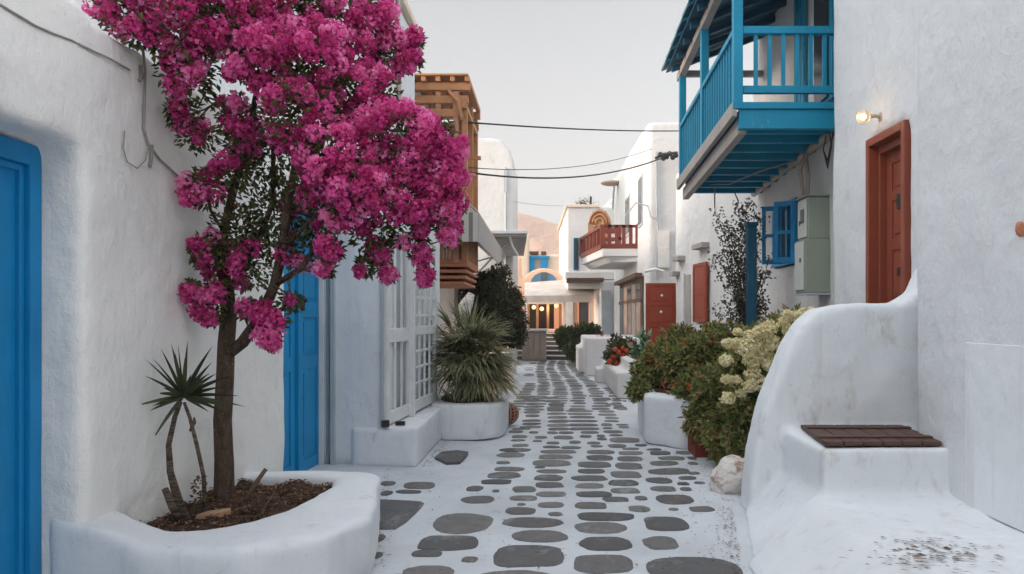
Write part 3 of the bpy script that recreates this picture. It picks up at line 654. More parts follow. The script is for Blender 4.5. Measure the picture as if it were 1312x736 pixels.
m = MB(); m.box(a0.x-.06, a0.x+.02, a0.y-.05, a0.y-.01, .43, .50); obj('hinge', m, 'dark_iron', g)
m = MB(); m.box(a0.x+.06, a0.x+.16, a0.y+.08, a0.y+.13, .43, .47); obj('hinge', m, 'dark_iron', g)
m = MB(); m.box(a0.x-.06, a0.x-.04, 7.8, 11, .46, 2.6); obj('back_panel', m, 'grey_paint', g)
# drain stone
mb = MB(); mb.prism([tuple(G(*q)[:2]) for q in [(557, 589), (566, 582), (585, 580), (600, 582), (596, 588), (589, 595), (572, 596)]][::-1], 0, street_z(-1.2, 8)+.028)
struct(obj('drain_cover', mb, 'slate'))

# palm planter
pp = thing('round_planter', 'low round white planter holding the fan palm, left of the lane', 'planter', (-1.12, 10.3, 0))
mb = MB(); mb.prism([(-1.12+.53*abs(math.cos(t*math.pi/12))**.6*math.copysign(1, math.cos(t*math.pi/12)), 10.35+.85*abs(math.sin(t*math.pi/12))**.6*math.copysign(1, math.sin(t*math.pi/12))) for t in range(24)], 0, .46)
plaster('wall', mb, 'plaster_cool', pp, .03, 10, .02, .5)
mb = MB(); mb.prism([(-1.12+.40*math.cos(t*math.pi/8), 10.35+.68*math.sin(t*math.pi/8)) for t in range(16)], .40, .475); obj('soil', mb, 'soil', pp)
pa = thing('fan_palm', 'bushy grey-green fan palm spilling over the round white planter', 'palm', (-1.1, 10.35, .46))
mb = MB(); mb.tube([(-1.15, 10.45, .42), (-1.13, 10.42, .8), (-1.1, 10.4, 1.1)], [.13, .12, .08], 10, .2); obj('trunk', mb, 'bark', pa, smooth=True)
mb = MB(); st = MB()
fans = [(590,455,9.9),(575,440,10.1),(600,425,10.2),(625,445,10.1),(640,470,10.0),(645,495,9.9),(615,480,9.8),(590,490,9.7),(570,485,9.8),(605,500,9.75),(630,500,9.8),(560,420,10.3),(585,400,10.4),(620,415,10.5),(610,455,9.8),(635,455,10.2),(575,465,9.7),(560,455,10.0),(598,440,9.9),(625,475,9.7),(648,480,10.2),(580,425,10.0),(565,400,10.4),(562,440,9.9),(605,405,10.3),(630,430,10.1),(642,455,9.9),(655,500,10.0),(618,500,9.6),(585,475,9.6),(600,470,9.6),(625,460,9.7)]
hub = Vector((-1.15, 10.4, 1.0))
for _ in range(18): fans.append((random.uniform(562, 650), random.uniform(405, 505), random.uniform(9.7, 10.3)))
for (px, py, Y) in fans:
    e = P(px, py, Y); d = (e-hub); L_ = d.length; d.normalize()
    st.tube([hub-Vector((0, 0, .15)), hub+d*L_*.35+Vector((0, 0, .05)), hub+d*L_*.64], [.013, .010, .007], 5)
    c = hub+d*L_*.62; side = d.cross(Vector((0, 0, 1))).normalized(); upv = side.cross(d)
    dry = random.random() < .2
    for k in range(32):
        a = R(-100+200*k/31); dd = d*math.cos(a)+side*math.sin(a)*.85+upv*random.uniform(-.05, .22)
        blade(mb, c, dd, random.uniform(.40, .62)*(1-.2*abs(a)/1.7), .034, random.uniform(.5, 1.3), 4, (random.uniform(.75, 1) if dry else random.uniform(0, .8)))
obj('fronds', mb, 'palm_leaf', pa, clean=False); obj('frond_stalks', st, 'palm_leaf', pa, smooth=True)
mb = MB()
for _ in range(260):
    a = random.uniform(0, 6.28); p_ = Vector((-1.15+.42*math.cos(a)*random.random(), 10.2+.6*math.sin(a)*random.random(), .46))
    blade(mb, p_, Vector((math.cos(a)*.5, math.sin(a)*.5-.3, 1)), random.uniform(.15, .4), .012, .9, 4)
o = obj('grass_tuft', mb, 'palm_leaf', origin=(-1.15, 10.2, .46), clean=False); tag(o, 'dry grass tufts filling the planter under the fan palm', 'grass', kind='stuff')
mb = MB()
c0 = P(594, 385, 11.3); mb.tube([P(590, 520, 11.3), P(588, 440, 11.3), P(590, 408, 11.3), P(598, 390, 11.3), P(604, 376, 11.3)], [.12, .10, .12, .10, .05], 10, .3)
o = obj('garden_statue', mb, 'rock_white', origin=P(590, 520, 11.3), smooth=True); tag(o, 'weathered pinkish stone ornament rising behind the fan palm', 'ornament')
# woven ball
bt = G(650, 545); c0 = bt+Vector((0, 0, .175)); wb = thing('woven_basket', 'round red-brown woven basket ball on the paving by the palm planter', 'basket', bt)
mb = MB()
for k in range(7):
    zz = -.14+.28*k/6; rr = math.sqrt(max(.0008, .165**2-zz**2)); mb.tube([c0+Vector((rr*math.cos(t*math.pi/8), rr*math.sin(t*math.pi/8), zz)) for t in range(17)], .012, 5)
obj('hoops', mb, 'terracotta', wb, smooth=True)
mb = MB()
for k in range(8):
    a = math.pi*k/8; mb.tube([c0+Vector((.165*math.sin(t*math.pi/8)*math.cos(a), .165*math.sin(t*math.pi/8)*math.sin(a), .165*math.cos(t*math.pi/8))) for t in range(17)], .010, 5)
obj('ribs', mb, 'pipe_beige', wb, smooth=True)
mb = MB(); mb.ball(c0, .14, seg=14, rings=10); obj('core', mb, 'brick_red', wb, smooth=True)

# timber-balconied house
h3 = thing('white_house', 'pale house behind the orange timber balcony on the left', 'house', (-4, 14, 0))
mb = MB(); mb.box(-7, -2.15, 11.5, 21, 0, 4.2); mb.box(-7, -2.3, 11.5, 15.5, 4.0, 5.6)
plaster('wall', mb, 'plaster_pink', h3, .10, 3, .02)
mb = MB()
for k in range(6): mb.slab((-2.15, 16.5), (-2.15, 20.5), .4, 2.4, 0, .04, .1+k*.7, .6+k*.7)
obj('shutter_panels', mb, 'beige_panel', h3)
tb = thing('timber_balcony', 'tall orange-brown timber balcony frame above the palm, half hidden by pink blossom', 'balcony', (-1.8, 13, 2.2))
X0, X1, Ya, Yb = -2.2, -1.42, 12.6, 14.4
mb = MB(); mb.box(X0, X1+.02, Ya-.05, Yb, 2.48, 2.56)
for k in range(4): mb.box(X0, X1-.02*k+.03, Ya-.08+.03*k, Yb, 2.43-.10*k, 2.50-.10*k-.012)
obj('floor', mb, 'terracotta', tb, bevel=.02)
for x, y, mt, zz in ((X1-.03, Ya, 'orange_wood', 5.2), (-1.60, Ya-.01, 'pink_wood', 5.4), (-1.9, Ya, 'orange_wood', 5.4), (X1-.03, 13.5, 'orange_wood', 5.4), (X1-.03, Yb, 'orange_wood', 5.4), (-1.75, Yb, 'orange_wood', 5.4)):
    m = MB(); m.box(x-.045, x+.045, y-.045, y+.045, 2.5, zz); obj('post', m, mt, tb, bevel=.008)
m = MB()
for k in range(13):
    x = X0+.05+k*.058; m.box(x, x+.03, Ya-.03, Ya, 2.56, 3.2)
for k in range(18): m.box(X1-.02, X1+.0, Ya+.1*k, Ya+.1*k+.05, 2.56, 3.2)
m.box(X0, X1+.01, Ya-.04, Ya+.02, 3.2, 3.27); m.box(X1-.03, X1+.02, Ya, Yb, 3.2, 3.27); obj('railing', m, 'orange_wood', tb)
m = MB()
for zz, ex in ((5.42, .06), (5.20, .03), (4.97, .0)): m.box(X0-1.2, X1+ex, Ya-.06, Ya+.06, zz, zz+.13); m.box(X0-1.2, X1+ex, Yb-.06, Yb+.06, zz, zz+.13)
for k in range(9): m.box(X0-1.2+k*.245, X0-1.12+k*.245, Ya-.12, Yb+.1, 5.552, 5.64)
m.box(X1-.08, X1+.01, Ya-.12, Yb+.1, 5.1, 5.19); m.box(X0-1.2, X1+.04, Ya-.14, Yb+.1, 5.642, 5.68)
m.box(X0-1.2, X0-1.1, Ya, Yb, 4.6, 5.5)
for k in range(5): m.box(X0-1.1+k*.3, X0-1.04+k*.3, Yb-.05, Yb+.0, 3, 5.3)
m.tube([(X1-.3, Ya-.1, 5.4), (X1-.12, Ya-.12, 5.2), (X1-.06, Ya-.12, 4.9)], [.03, .04, .03], 6)
obj('roof_beams', m, 'orange_wood', tb, bevel=.01)
m = MB(); m.box(X1-.02, X1+.22, Ya+.2, Ya+.26, 4.30, 4.36); obj('crossbar', m, 'orange_wood', tb)
m = MB(); m.tube([(X1+.0, Ya, 3.7), (X1+.1, Ya, 3.95), (X1+.02, Ya, 4.0)], .05, 8); m.ball((X1+.10, Ya, 3.98), .07, .05, .05)
obj('ornament', m, 'terracotta', tb)
# striped awning
aw = thing('striped_awning', 'grey striped canvas awning sloping out over the left shopfront', 'awning', (-2.1, 16, 3.5))
YA, YB, XF, XB = 12.2, 18.8, -1.19, -2.12
m = MB(); m.hexa([(XB, YA, 4.17), (XF, YA, 3.30), (XF, YB, 3.20), (XB, YB, 4.17)], [(XB, YA, 4.20), (XF, YA, 3.33), (XF, YB, 3.23), (XB, YB, 4.20)]); obj('canopy', m, 'canvas', aw)
m = MB(); m.box(XB, XF, YA-.02, YA, 2.82, 3.30); m.hexa([(XF-.01, YA, 2.82), (XF+.01, YA, 2.82), (XF+.01, YB, 2.80), (XF-.01, YB, 2.80)], [(XF-.01, YA, 3.30), (XF+.01, YA, 3.30), (XF+.01, YB, 3.20), (XF-.01, YB, 3.20)]); obj('valance', m, 'awning_stripe', aw)
m = MB(); m.ext([(XB, 3.30), (XF-.02, 3.30), (XB, 4.17)], 'y', YA-.015, YA+.005); obj('side_flap', m, 'canvas', aw)
for q_ in ([(XB, YA+.1, 3.0), (XF-.03, YA+.1, 3.26)], [(XB, YB-.1, 2.9), (XF-.03, YB-.1, 3.15)]):
    m = MB(); m.tube(q_, .018, 6); obj('frame_arm', m, 'grey_paint', aw)
# slab canopy
sc = thing('plank_canopy', 'flat grey plank canopy jutting from the left wall beyond the striped awning', 'canopy', (-1.5, 21, 3.5))
m = MB(); m.hexa([(-2.0, 18, 3.60), (-.55, 18, 3.60), (-.9, 24, 3.60), (-2.0, 24, 3.60)], [(-2.0, 18, 3.68), (-.55, 18, 3.68), (-.9, 24, 3.68), (-2.0, 24, 3.68)]); obj('roof', m, 'white_paint', sc, bevel=.01)
m = MB()
for k in range(10): y = 18.05+k*.6; m.box(-2.0, -.58-.05*k*.6, y, y+.5, 3.54, 3.598)
obj('planks', m, 'grey_wood', sc)
m = MB(); m.tube([(-1.0, 18.2, 3.55), (-.92, 18.2, 3.3), (-.80, 18.3, 3.1)], .03, 6); m.tube([(-2.0, 20, 2.7), (-1.2, 20, 3.55)], .03, 6); obj('bracket', m, 'white_paint', sc)
# rounded white building
h4 = thing('white_house', 'tall blank white building with rounded roof corner beyond the timber balcony', 'house', (-3, 26, 0))
mb = MB(); mb.ext([(-6, 0), (-1.2, 0), (-1.2, 6.7), (-1.28, 7.0), (-1.45, 7.25), (-1.75, 7.38), (-2.3, 7.4), (-6, 7.4)], 'y', 24, 27.5)
plaster('wall', mb, 'plaster_far', h4, .10, 3, .02)
m = MB(); m.tube([P(648, 215, 23.93), P(648, 300, 23.93), P(648, 350, 23.93)], .05, 6); m.box(-1.49, -1.38, 23.88, 23.98, 5.6, 6.3); obj('drainpipe', m, 'grey_paint', h4)
# left round tree by the far shop
bt = thing('bay_tree', 'dark rounded bay tree standing in front of the left shops', 'tree', (P(640, 480, 17).x, 17, .2))
m = MB(); m.tube([P(640, 480, 17), P(638, 440, 17), P(636, 400, 17)], [.05, .045, .04], 8, .1); obj('trunk', m, 'bark', bt, smooth=True)
def leafy(m, blobs, n, ln, wd, shell=.5, flat=0.7):
    tot = sum(b[3]**2 for b in blobs)
    for b in blobs:
        c = Vector(b[:3]); r = b[3]; ry = b[4] if len(b) > 4 else r
        for _ in range(int(n*r*r/tot)):
            d = rdir(); s_ = random.random()**shell*(1+.14*noise.noise(Vector((c.x+d.x*2.2, c.y+d.y*2.2, c.z+d.z*2.2))*1.7))
            q = c+Vector((d.x*r*s_, d.y*ry*s_, d.z*r*s_))
            m.leaf(q, d*.7+rdir(), Vector((0, 0, 1))*flat+rdir(), ln*random.uniform(.7, 1.3), wd*random.uniform(.7, 1.3))
def PB(px, py, rp, Y, ry=None): c = P(px, py, Y); r = rp/F*Y; return (c.x, c.y, c.z, r, ry or r*.9)
m = MB(); leafy(m, [PB(638, 385, 30, 17), PB(620, 370, 22, 17.2), PB(648, 410, 25, 16.8), PB(655, 390, 18, 17), PB(632, 362, 16, 17.1), PB(650, 432, 16, 16.9), PB(612, 390, 20, 17), PB(665, 412, 12, 17), PB(610, 375, 22, 17.2), PB(604, 400, 18, 17), PB(640, 352, 14, 17.1), PB(660, 430, 16, 16.8), PB(630, 425, 22, 16.9)], 15000, .085, .04, .4)
obj('foliage', m, 'leaf_olive', bt, clean=False)
m = MB(); m.box(P(632, 0, 17).x, P(656, 0, 17).x, 16.8, 17.5, 0, .62)
o = obj('square_planter', m, 'plaster_cream', origin=P(645, 475, 17), bevel=.02); tag(o, 'square pale planter box under the dark bay tree', 'planter')
fn = thing('white_fence', 'short white picket rail at the left edge of the far lane', 'fence', (P(656, 480, 19).x, 19.5, 0))
m = MB()
x = P(656, 0, 19).x
for k in range(7): m.box(x-.02, x+.02, 18+k*.5, 18.06+k*.5, 0, .95)
m.box(x-.025, x+.025, 17.9, 21.2, .88, .94); m.box(x-.022, x+.022, 17.9, 21.2, .3, .36); obj('pickets', m, 'white_paint', fn)

# unseen house added behind the viewer to keep low sun off the near part
hb = thing('white_house', 'unseen white house added behind the viewpoint to shade the near lane', 'house', (0, -12, 0))
m = MB(); m.box(-12, 10, -16, -10, 0, 8.3); obj('wall', m, 'plaster', hb, bevel=.1)
# ================================================================ RIGHT SIDE
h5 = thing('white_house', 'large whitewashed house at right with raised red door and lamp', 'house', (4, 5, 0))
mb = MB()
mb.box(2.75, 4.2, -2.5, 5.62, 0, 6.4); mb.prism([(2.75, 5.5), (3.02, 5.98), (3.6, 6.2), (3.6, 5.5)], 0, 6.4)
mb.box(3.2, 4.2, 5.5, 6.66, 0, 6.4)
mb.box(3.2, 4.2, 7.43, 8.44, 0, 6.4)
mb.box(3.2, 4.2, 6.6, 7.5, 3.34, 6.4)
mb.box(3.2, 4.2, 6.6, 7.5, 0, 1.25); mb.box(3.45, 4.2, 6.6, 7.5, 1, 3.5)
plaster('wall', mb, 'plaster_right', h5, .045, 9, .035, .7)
mb = MB(); mb.box(4.1, 9, -2.5, 8.4, 0, 6.3); obj('upper_wall', mb, 'plaster', h5)
p0, p1 = (3.2, 7.45), (3.2, 6.64)
f = MB(); f.slab(p0, p1, 1.25, 3.36, -.20, .035, 0, .07); f.slab(p0, p1, 1.25, 3.36, -.20, .035, .745, .815); f.slab(p0, p1, 3.28, 3.36, -.20, .035, .07, .745)
f.slab(p0, p1, 1.25, 3.28, -.20, -.06, .07, .11); f.slab(p0, p1, 3.2, 3.28, -.20, -.06, .11, .745)
obj('door_frame', f, 'red_door', h5, bevel=.008)
d = MB(); door_leaf(d, (3.2, 7.34), (3.2, 6.70), 1.27, 3.2, -.13, rows=((.06, .2), (.25, .5), (.56, .75), (.8, .94)), stile=.11)
dl = obj('door', d, 'red_door', h5, bevel=.005)
k = MB(); k.box(3.27, 3.325, 6.80, 6.88, 1.72, 1.86); k.ball((3.25, 6.84, 1.80), .028); obj('handle', k, 'dark_iron', dl)
k = MB(); k.box(3.305, 3.325, 6.93, 7.08, 2.62, 2.76); obj('grille', k, 'dark_iron', dl)
k = MB(); k.box(3.30, 3.325, 6.95, 7.06, 1.98, 2.06); obj('mail_slot', k, 'dark_iron', dl)
m = MB(); m.box(2.735, 2.765, -1, 4.89, .35, 1.425); o = obj('hatch', m, 'plaster_cool', h5, bevel=.004)
m = MB(); m.ball(P(1311, 294, 4.3)+Vector((-.015, 0, 0)), .03, .02, .045, rough=.3); o = obj('rusty_hook', m, 'terracotta', h5)
# wall lamp
wl = thing('wall_lamp', 'lit globe lamp on a small bracket left of the raised red door', 'lamp', P(1130, 150, 7.16))
c0 = P(1119, 150, 7.2); c0.x = 3.04
m = MB(); m.ball(c0, .066, seg=16, rings=12); obj('glass_globe', m, 'lamp_glass', wl, smooth=True)
m = MB(); m.ball(c0, .015); obj('bulb', m, 'lamp_core', wl, smooth=True)
m = MB(); m.tube([c0+Vector((.05, 0, .0)), c0+Vector((.11, 0, .01)), c0+Vector((.17, 0, .0))], .02, 8); m.tube([c0+Vector((.16, .0, .0)), c0+Vector((.18, 0, 0))], .045, 10); obj('bracket', m, 'pipe_beige', wl)
ll = bpy.data.lights.new('lamp_light', 'POINT'); ll.energy = .8; ll.color = (1, .7, .4); ll.shadow_soft_size = .08
lo = bpy.data.objects.new('lamp_light', ll); C.objects.link(lo); lo.location = c0-wl.location+Vector((-.1, 0, 0)); lo.parent = wl

# stair block with curved parapet and seat
sb = thing('white_steps', 'smooth white masonry steps with sweeping curved parapet at lower right', 'steps', (2.2, 5.2, 0))
mb = MB()
par = [(1.60, 0), (1.64, .43), (1.72, .81), (1.83, 1.10), (1.93, 1.36), (2.04, 1.54), (2.18, 1.66), (2.4, 1.70), (2.85, 1.71), (3.0, 1.80), (3.10, 2.0), (3.3, 2.15), (3.3, 0)]
mb.ext(par, 'y', 5.98, 6.32)
mb.prism([(2.3, 6.2), (3.3, 6.2), (3.3, 8.3), (3.0, 8.3)], 0, 1.25)                              # landing by the door
mb.box(1.88, 2.95, 5.12, 6.1, 0, .68)                            # seat
mb.hexa([(1.20, 4.50, -.02), (2.95, 4.0, -.02), (2.95, 6.3, -.02), (1.60, 6.3, -.02)], [(1.86, 4.9, .36), (2.95, 4.6, .36), (2.95, 6.3, .36), (1.90, 6.3, .36)])
mb.hexa([(1.14, 3.4, -.02), (2.95, 3.3, -.02), (2.95, 5.2, -.02), (1.22, 4.75, -.02)], [(1.74, 3.85, .345), (2.95, 3.2, .33), (2.95, 5.2, .345), (1.80, 5.2, .345)])
mb.prism([(1.38, 3.70), (1.7, 3.82), (2.2, 3.9), (2.95, 3.9), (2.95, 2.4), (1.30, 2.4)], 0, .17)
plaster('wall', mb, 'plaster_cool', sb, .026, 16, .03, .5)
m = MB()
for _ in range(170):
    px = random.gauss(1190, 38); py = random.gauss(712, 13); q = G(px, py, .345)
    if py > 690: a = random.uniform(-.5, .5); m.leaf(Vector((q.x, q.y, .355)), Vector((math.cos(a), math.sin(a)*.6, 0)), Vector((0, 0, 1)), random.uniform(.02, .07), random.uniform(.008, .02), .05)
o = obj('step_litter', m, 'litter', clean=False); tag(o, 'dark dry leaf crumbs strewn on the low white platform, bottom right', 'leaf litter', kind='stuff')
bn = thing('seat_board', 'dark brown slatted wooden board lying on the white masonry seat', 'bench seat', (2.3, 5.5, .68))
for k in range(6):
    m = MB(); x0_ = 1.93+k*.137; sk = .10
    m.hexa([(x0_-.015, 5.17, .692), (x0_+.118, 5.17, .692), (x0_+.118+sk, 5.97, .692), (x0_-.015+sk, 5.97, .692)], [(x0_-.015, 5.17, .725), (x0_+.118, 5.17, .725), (x0_+.118+sk, 5.97, .725), (x0_-.015+sk, 5.97, .725)])
    obj('slat', m, 'bench_wood', bn, bevel=.008)
m = MB(); m.hexa([(1.92, 5.30, .727), (2.74, 5.30, .727), (2.745, 5.37, .727), (1.925, 5.37, .727)], [(1.92, 5.30, .738), (2.74, 5.30, .738), (2.745, 5.37, .738), (1.925, 5.37, .738)])
m.hexa([(1.99, 5.74, .727), (2.80, 5.74, .727), (2.81, 5.81, .727), (2.0, 5.81, .727)], [(1.99, 5.74, .738), (2.80, 5.74, .738), (2.81, 5.81, .738), (2.0, 5.81, .738)])
obj('batten', m, 'bench_wood', bn, bevel=.004)

# balcony house
h6 = thing('white_house', 'white house carrying the blue balcony, with blue casement window and small red shutter', 'house', (4, 12, 0))
mb = MB()
# wall with window hole Y 10.85-12.0, z 2.38-3.33
mb.box(3.62, 4.2, 8.3, 10.88, 0, 7.2); mb.box(3.62, 4.2, 12.02, 13.3, 0, 7.2)
mb.box(3.62, 4.2, 10.8, 12.1, 0, 2.38); mb.box(3.62, 4.2, 10.8, 12.1, 3.34, 7.2)
mb.prism([(3.62, 13.2), (3.45, 14.6), (3.08, 18.3), (4.3, 18.3), (4.3, 13.2)], 0, 5.1)
plaster('wall', mb, 'plaster_far', h6, .06, 5, .03, .8)
mb = MB(); mb.box(4.1, 8, 8.5, 18, 0, 5.0); mb.box(4.1, 8, 8.5, 13.2, 4.9, 7.1); obj('upper_wall', mb, 'plaster', h6)
wa, wb_ = (3.62, 12.02), (3.62, 10.88)
wn = MB(); wn.slab(wa, wb_, 2.38, 3.34, -.12, .03, 0, .08); wn.slab(wa, wb_, 2.38, 3.34, -.12, .03, 1.06, 1.14); wn.slab(wa, wb_, 2.38, 2.46, -.12, .03, .08, 1.06); wn.slab(wa, wb_, 3.26, 3.34, -.12, .03, .08, 1.06)
wn.slab(wa, wb_, 2.46, 3.26, -.10, -.02, .54, .60); wf = obj('window', wn, 'blue_bright', h6, bevel=.005)
m = MB(); m.slab(wa, wb_, 2.46, 3.26, -.11, -.09, .08, 1.06); obj('pane', m, 'glass', wf)
m = MB()
for (ya, xa, yb, xb) in ((10.92, 3.60, 11.04, 3.38), (11.45, 3.58, 11.50, 3.40)):
    q0_, q1_ = (xa, ya), (xb, yb)
    m.slab(q0_, q1_, 2.40, 3.30, 0, .035, 0, .06); m.slab(q0_, q1_, 2.40, 3.30, 0, .035, .24, .30); m.slab(q0_, q1_, 2.40, 2.47, 0, .035, .06, .24); m.slab(q0_, q1_, 3.23, 3.30, 0, .035, .06, .24); m.slab(q0_, q1_, 2.82, 2.87, 0, .035, .06, .24)
obj('casement', m, 'blue_bright', wf, bevel=.004)
# upper door behind the balcony
m = MB(); m.box(3.55, 3.63, 9.35, 10.0, 4.35, 6.6); dr = obj('balcony_door', m, 'blue_balcony', h6, bevel=.01)
m = MB(); m.box(3.52, 3.60, 9.45, 9.9, 4.4, 6.5); obj('pane', m, 'dark_window', dr)
for yy in (8.9, 10.4):
    m = MB(); door_leaf(m, (3.60, yy+.4), (3.60, yy), 4.35, 6.6, .05); obj('shutter', m, 'blue_balcony', h6)
# beige service pipe under balcony
m = MB(); m.tube([(3.55, 8.5, 3.97), (3.55, 9.5, 3.90), (3.55, 10.6, 3.84), (3.54, 11.6, 3.80), (3.54, 12.9, 3.72)], .055, 8, .1); m.tube([(3.5, 10.2, 3.85), (3.48, 10.0, 3.5), (3.45, 9.95, 3.2)], .03, 6); m.tube([(3.5, 10.1, 3.85), (3.42, 10.15, 3.6), (3.45, 10.1, 3.25)], .025, 6)
obj('service_pipe', m, 'pipe_beige', h6, smooth=True)
m = MB()
for s_ in range(3):
    m.tube([(3.5, 9.1+s_*.1, 3.92), (3.47, 9.15, 3.75-.03*s_), (3.48, 9.3, 3.55-.05*s_), (3.48, 9.45, 3.72), (3.5, 9.4, 3.9)], .008, 5)
o = obj('loose_wires', m, 'cable_black', origin=(3.5, 9.2, 3.8)); tag(o, 'tangle of black wire hanging on the wall under the blue balcony', 'wires')
# small ledges and narrow door on angled wall
def on_ang(px, off=0):   # the angled wall from (3.45,14.6) to (3.08,18.3)
    k = (px-VX)/F; Y = (3.45+.1*14.6)/(k+.1); return Vector((k*Y-off, Y, 0))
a, b_ = on_ang(893), on_ang(910); 
m = MB(); door_leaf(m, (a.x, a.y), (b_.x, b_.y), 1.46, 2.74, .10, rows=((.05, .46), (.52, .95)), stile=.08); sh = obj('shutter', m, 'red_shutter', h6, bevel=.004)
m = MB(); m.slab((a.x, a.y), (b_.x, b_.y), .5, 1.44, 0, .05); obj('shutter_sill', m, 'plaster_white', h6, bevel=.01)
a, b_ = on_ang(879), on_ang(885); m = MB(); m.slab((a.x, a.y), (b_.x, b_.y), 0, 2.55, -.02, .02); obj('narrow_door', m, 'grey_wood', h6)
m = MB(); m.slab((a.x, a.y), (b_.x, b_.y), 0, 2.6, 0, .06, -.15, -.02); obj('door_frame', m, 'white_paint', h6)
for (pa_, pb_, py) in ((896, 909, 318), (870, 878, 333), (866, 871, 352)):
    a, b_ = on_ang(pa_), on_ang(pb_); z = EYE+(HY-py)/F*a.y; m = MB(); m.slab((a.x, a.y), (b_.x, b_.y), z-.05, z+.06, 0, .18); obj('ledge', m, 'grey_wood', h6, bevel=.01)
# electric cabinet
ec = thing('meter_cabinet', 'grey-green metal meter cabinet on the wall beside the blue window', 'cabinet', (3.5, 9.75, 1.9))
m = MB(); m.box(3.34, 3.63, 9.60, 9.98, 2.60, 3.15); m.box(3.30, 3.63, 9.59, 9.98, 1.90, 2.60); obj('body', m, 'green_metal', ec, bevel=.012)
m = MB(); m.box(3.32, 3.338, 9.63, 9.95, 2.63, 3.12); m.box(3.28, 3.298, 9.62, 9.95, 1.94, 2.57); dd = obj('door', m, 'pale_metal', ec, bevel=.004)
m = MB(); m.box(3.312, 3.319, 9.70, 9.82, 2.82, 3.0); obj('meter_window', m, 'dark_window', dd)
m = MB(); m.box(3.31, 3.63, 9.57, 10.0, 3.152, 3.175); obj('lid', m, 'green_metal', ec)
m = MB(); m.box(3.30, 3.66, 9.57, 10.0, 1.875, 1.897); obj('base_shelf', m, 'grey_paint', ec)
m = MB(); m.box(3.318, 3.3195, 9.84, 9.90, 2.80, 2.86); m.box(3.278, 3.2795, 9.7, 9.76, 2.3, 2.36); obj('lock', m, 'dark_iron', ec)

# blue balcony, sagging a touch toward its far end
bb = thing('blue_balcony', 'weathered bright blue timber balcony with tiled roof overhanging the lane', 'balcony', (2.2, 8.9, 3.9))
Yn, Yf, XL, XR = 8.9, 12.7, 2.2, 3.62
def zs(y): return -(y-Yn)*.055
def bbox_(m, x0, x1, y0, y1, z0, z1):
    m.hexa([(x0, y0, z0+zs(y0)), (x1, y0, z0+zs(y0)), (x1, y1, z0+zs(y1)), (x0, y1, z0+zs(y1))], [(x0, y0, z1+zs(y0)), (x1, y0, z1+zs(y0)), (x1, y1, z1+zs(y1)), (x0, y1, z1+zs(y1))])
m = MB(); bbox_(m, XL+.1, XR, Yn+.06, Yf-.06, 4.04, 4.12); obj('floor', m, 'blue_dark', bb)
m = MB(); bbox_(m, XL-.02, XR, Yn-.06, Yn, 4.07, 4.15); bbox_(m, XL+.06, XR, Yn-.03, Yn+.05, 3.84, 4.068); obj('fascia', m, 'blue_balcony', bb, bevel=.006)
m = MB(); bbox_(m, XL-.03, XL+.03, Yn-.05, Yf+.05, 3.98, 4.15); bbox_(m, XL+.07, XL+.17, Yn+.05, Yf, 3.80, 3.99); obj('edge_beam', m, 'grey_wood', bb, bevel=.008)
for k in range(9):
    m = MB(); y = Yn+.35+k*.42; bbox_(m, XL+.17, XR, y, y+.07, 3.90, 4.04); obj('joist', m, 'blue_balcony', bb, bevel=.004)
for (x, y, zt) in ((XL+.05, Yn+.0, 6.0), (XL+.05, Yn+1.9, 5.95), (XL+.05, Yf-.1, 5.9), (3.55, Yn+.0, 6.2)):
    if x > 3: continue
    m = MB(); bbox_(m, x-.055, x+.055, y-.04, y+.07, 4.12, zt); obj('post', m, 'blue_balcony', bb, bevel=.006)
m = MB(); bbox_(m, XL+.11, XR, Yn-.03, Yn+.05, 4.98, 5.07); bbox_(m, XL+.11, XR, Yn-.02, Yn+.04, 4.27, 4.36); obj('rail', m, 'blue_balcony', bb, bevel=.006)
m = MB(); bbox_(m, XL-.0, XL+.09, Yn+.07, Yf-.1, 5.0, 5.07); obj('rail', m, 'blue_balcony', bb, bevel=.006)
for k in range(8):
    m = MB(); x = XL+.27+k*.165; bbox_(m, x-.022, x+.022, Yn-.005, Yn+.03, 4.36, 4.98); obj('baluster', m, 'blue_balcony', bb)
for k in range(24):
    y = Yn+.18+k*.147
    if abs(y-Yn-1.93) < .08: continue
    m = MB(); bbox_(m, XL+.03, XL+.065, y, y+.04, 4.15, 5.0); obj('baluster', m, 'blue_balcony', bb)
m = MB(); bbox_(m, XL-.02, XL+.09, Yn-.4, Yf+.1, 5.86, 5.98); bbox_(m, XL+.02, XR, Yf-.1, Yf-.02, 5.88, 5.98); obj('roof_beam', m, 'grey_wood', bb, bevel=.006)
m = MB()
for k in range(8): y = Yn-.3+k*.55; m.hexa([(XL-.15, y, 5.90+zs(y)), (XR, y, 6.5+zs(y)), (XR, y+.07, 6.5+zs(y)), (XL-.15, y+.07, 5.90+zs(y))], [(XL-.15, y, 5.99+zs(y)), (XR, y, 6.6+zs(y)), (XR, y+.07, 6.6+zs(y)), (XL-.15, y+.07, 5.99+zs(y))])
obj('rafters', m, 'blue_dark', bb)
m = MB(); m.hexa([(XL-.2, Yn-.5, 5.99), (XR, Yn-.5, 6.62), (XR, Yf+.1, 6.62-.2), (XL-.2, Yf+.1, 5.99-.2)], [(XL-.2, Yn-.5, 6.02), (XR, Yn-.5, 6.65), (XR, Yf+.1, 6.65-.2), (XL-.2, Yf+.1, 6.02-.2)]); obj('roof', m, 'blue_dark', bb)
m = MB()
for k in range(9):
    y = Yn-.48+k*.5
    for j in range(4):
        xa = XL-.27+j*.4; za = 6.035+j*.171+zs(y)
        m.hexa([(xa, y, za), (xa+.44, y, za+.19), (xa+.44, y+.46, za+.19), (xa, y+.46, za)], [(xa, y, za+.05), (xa+.44, y, za+.23), (xa+.44, y+.46, za+.23), (xa, y+.46, za+.05)])
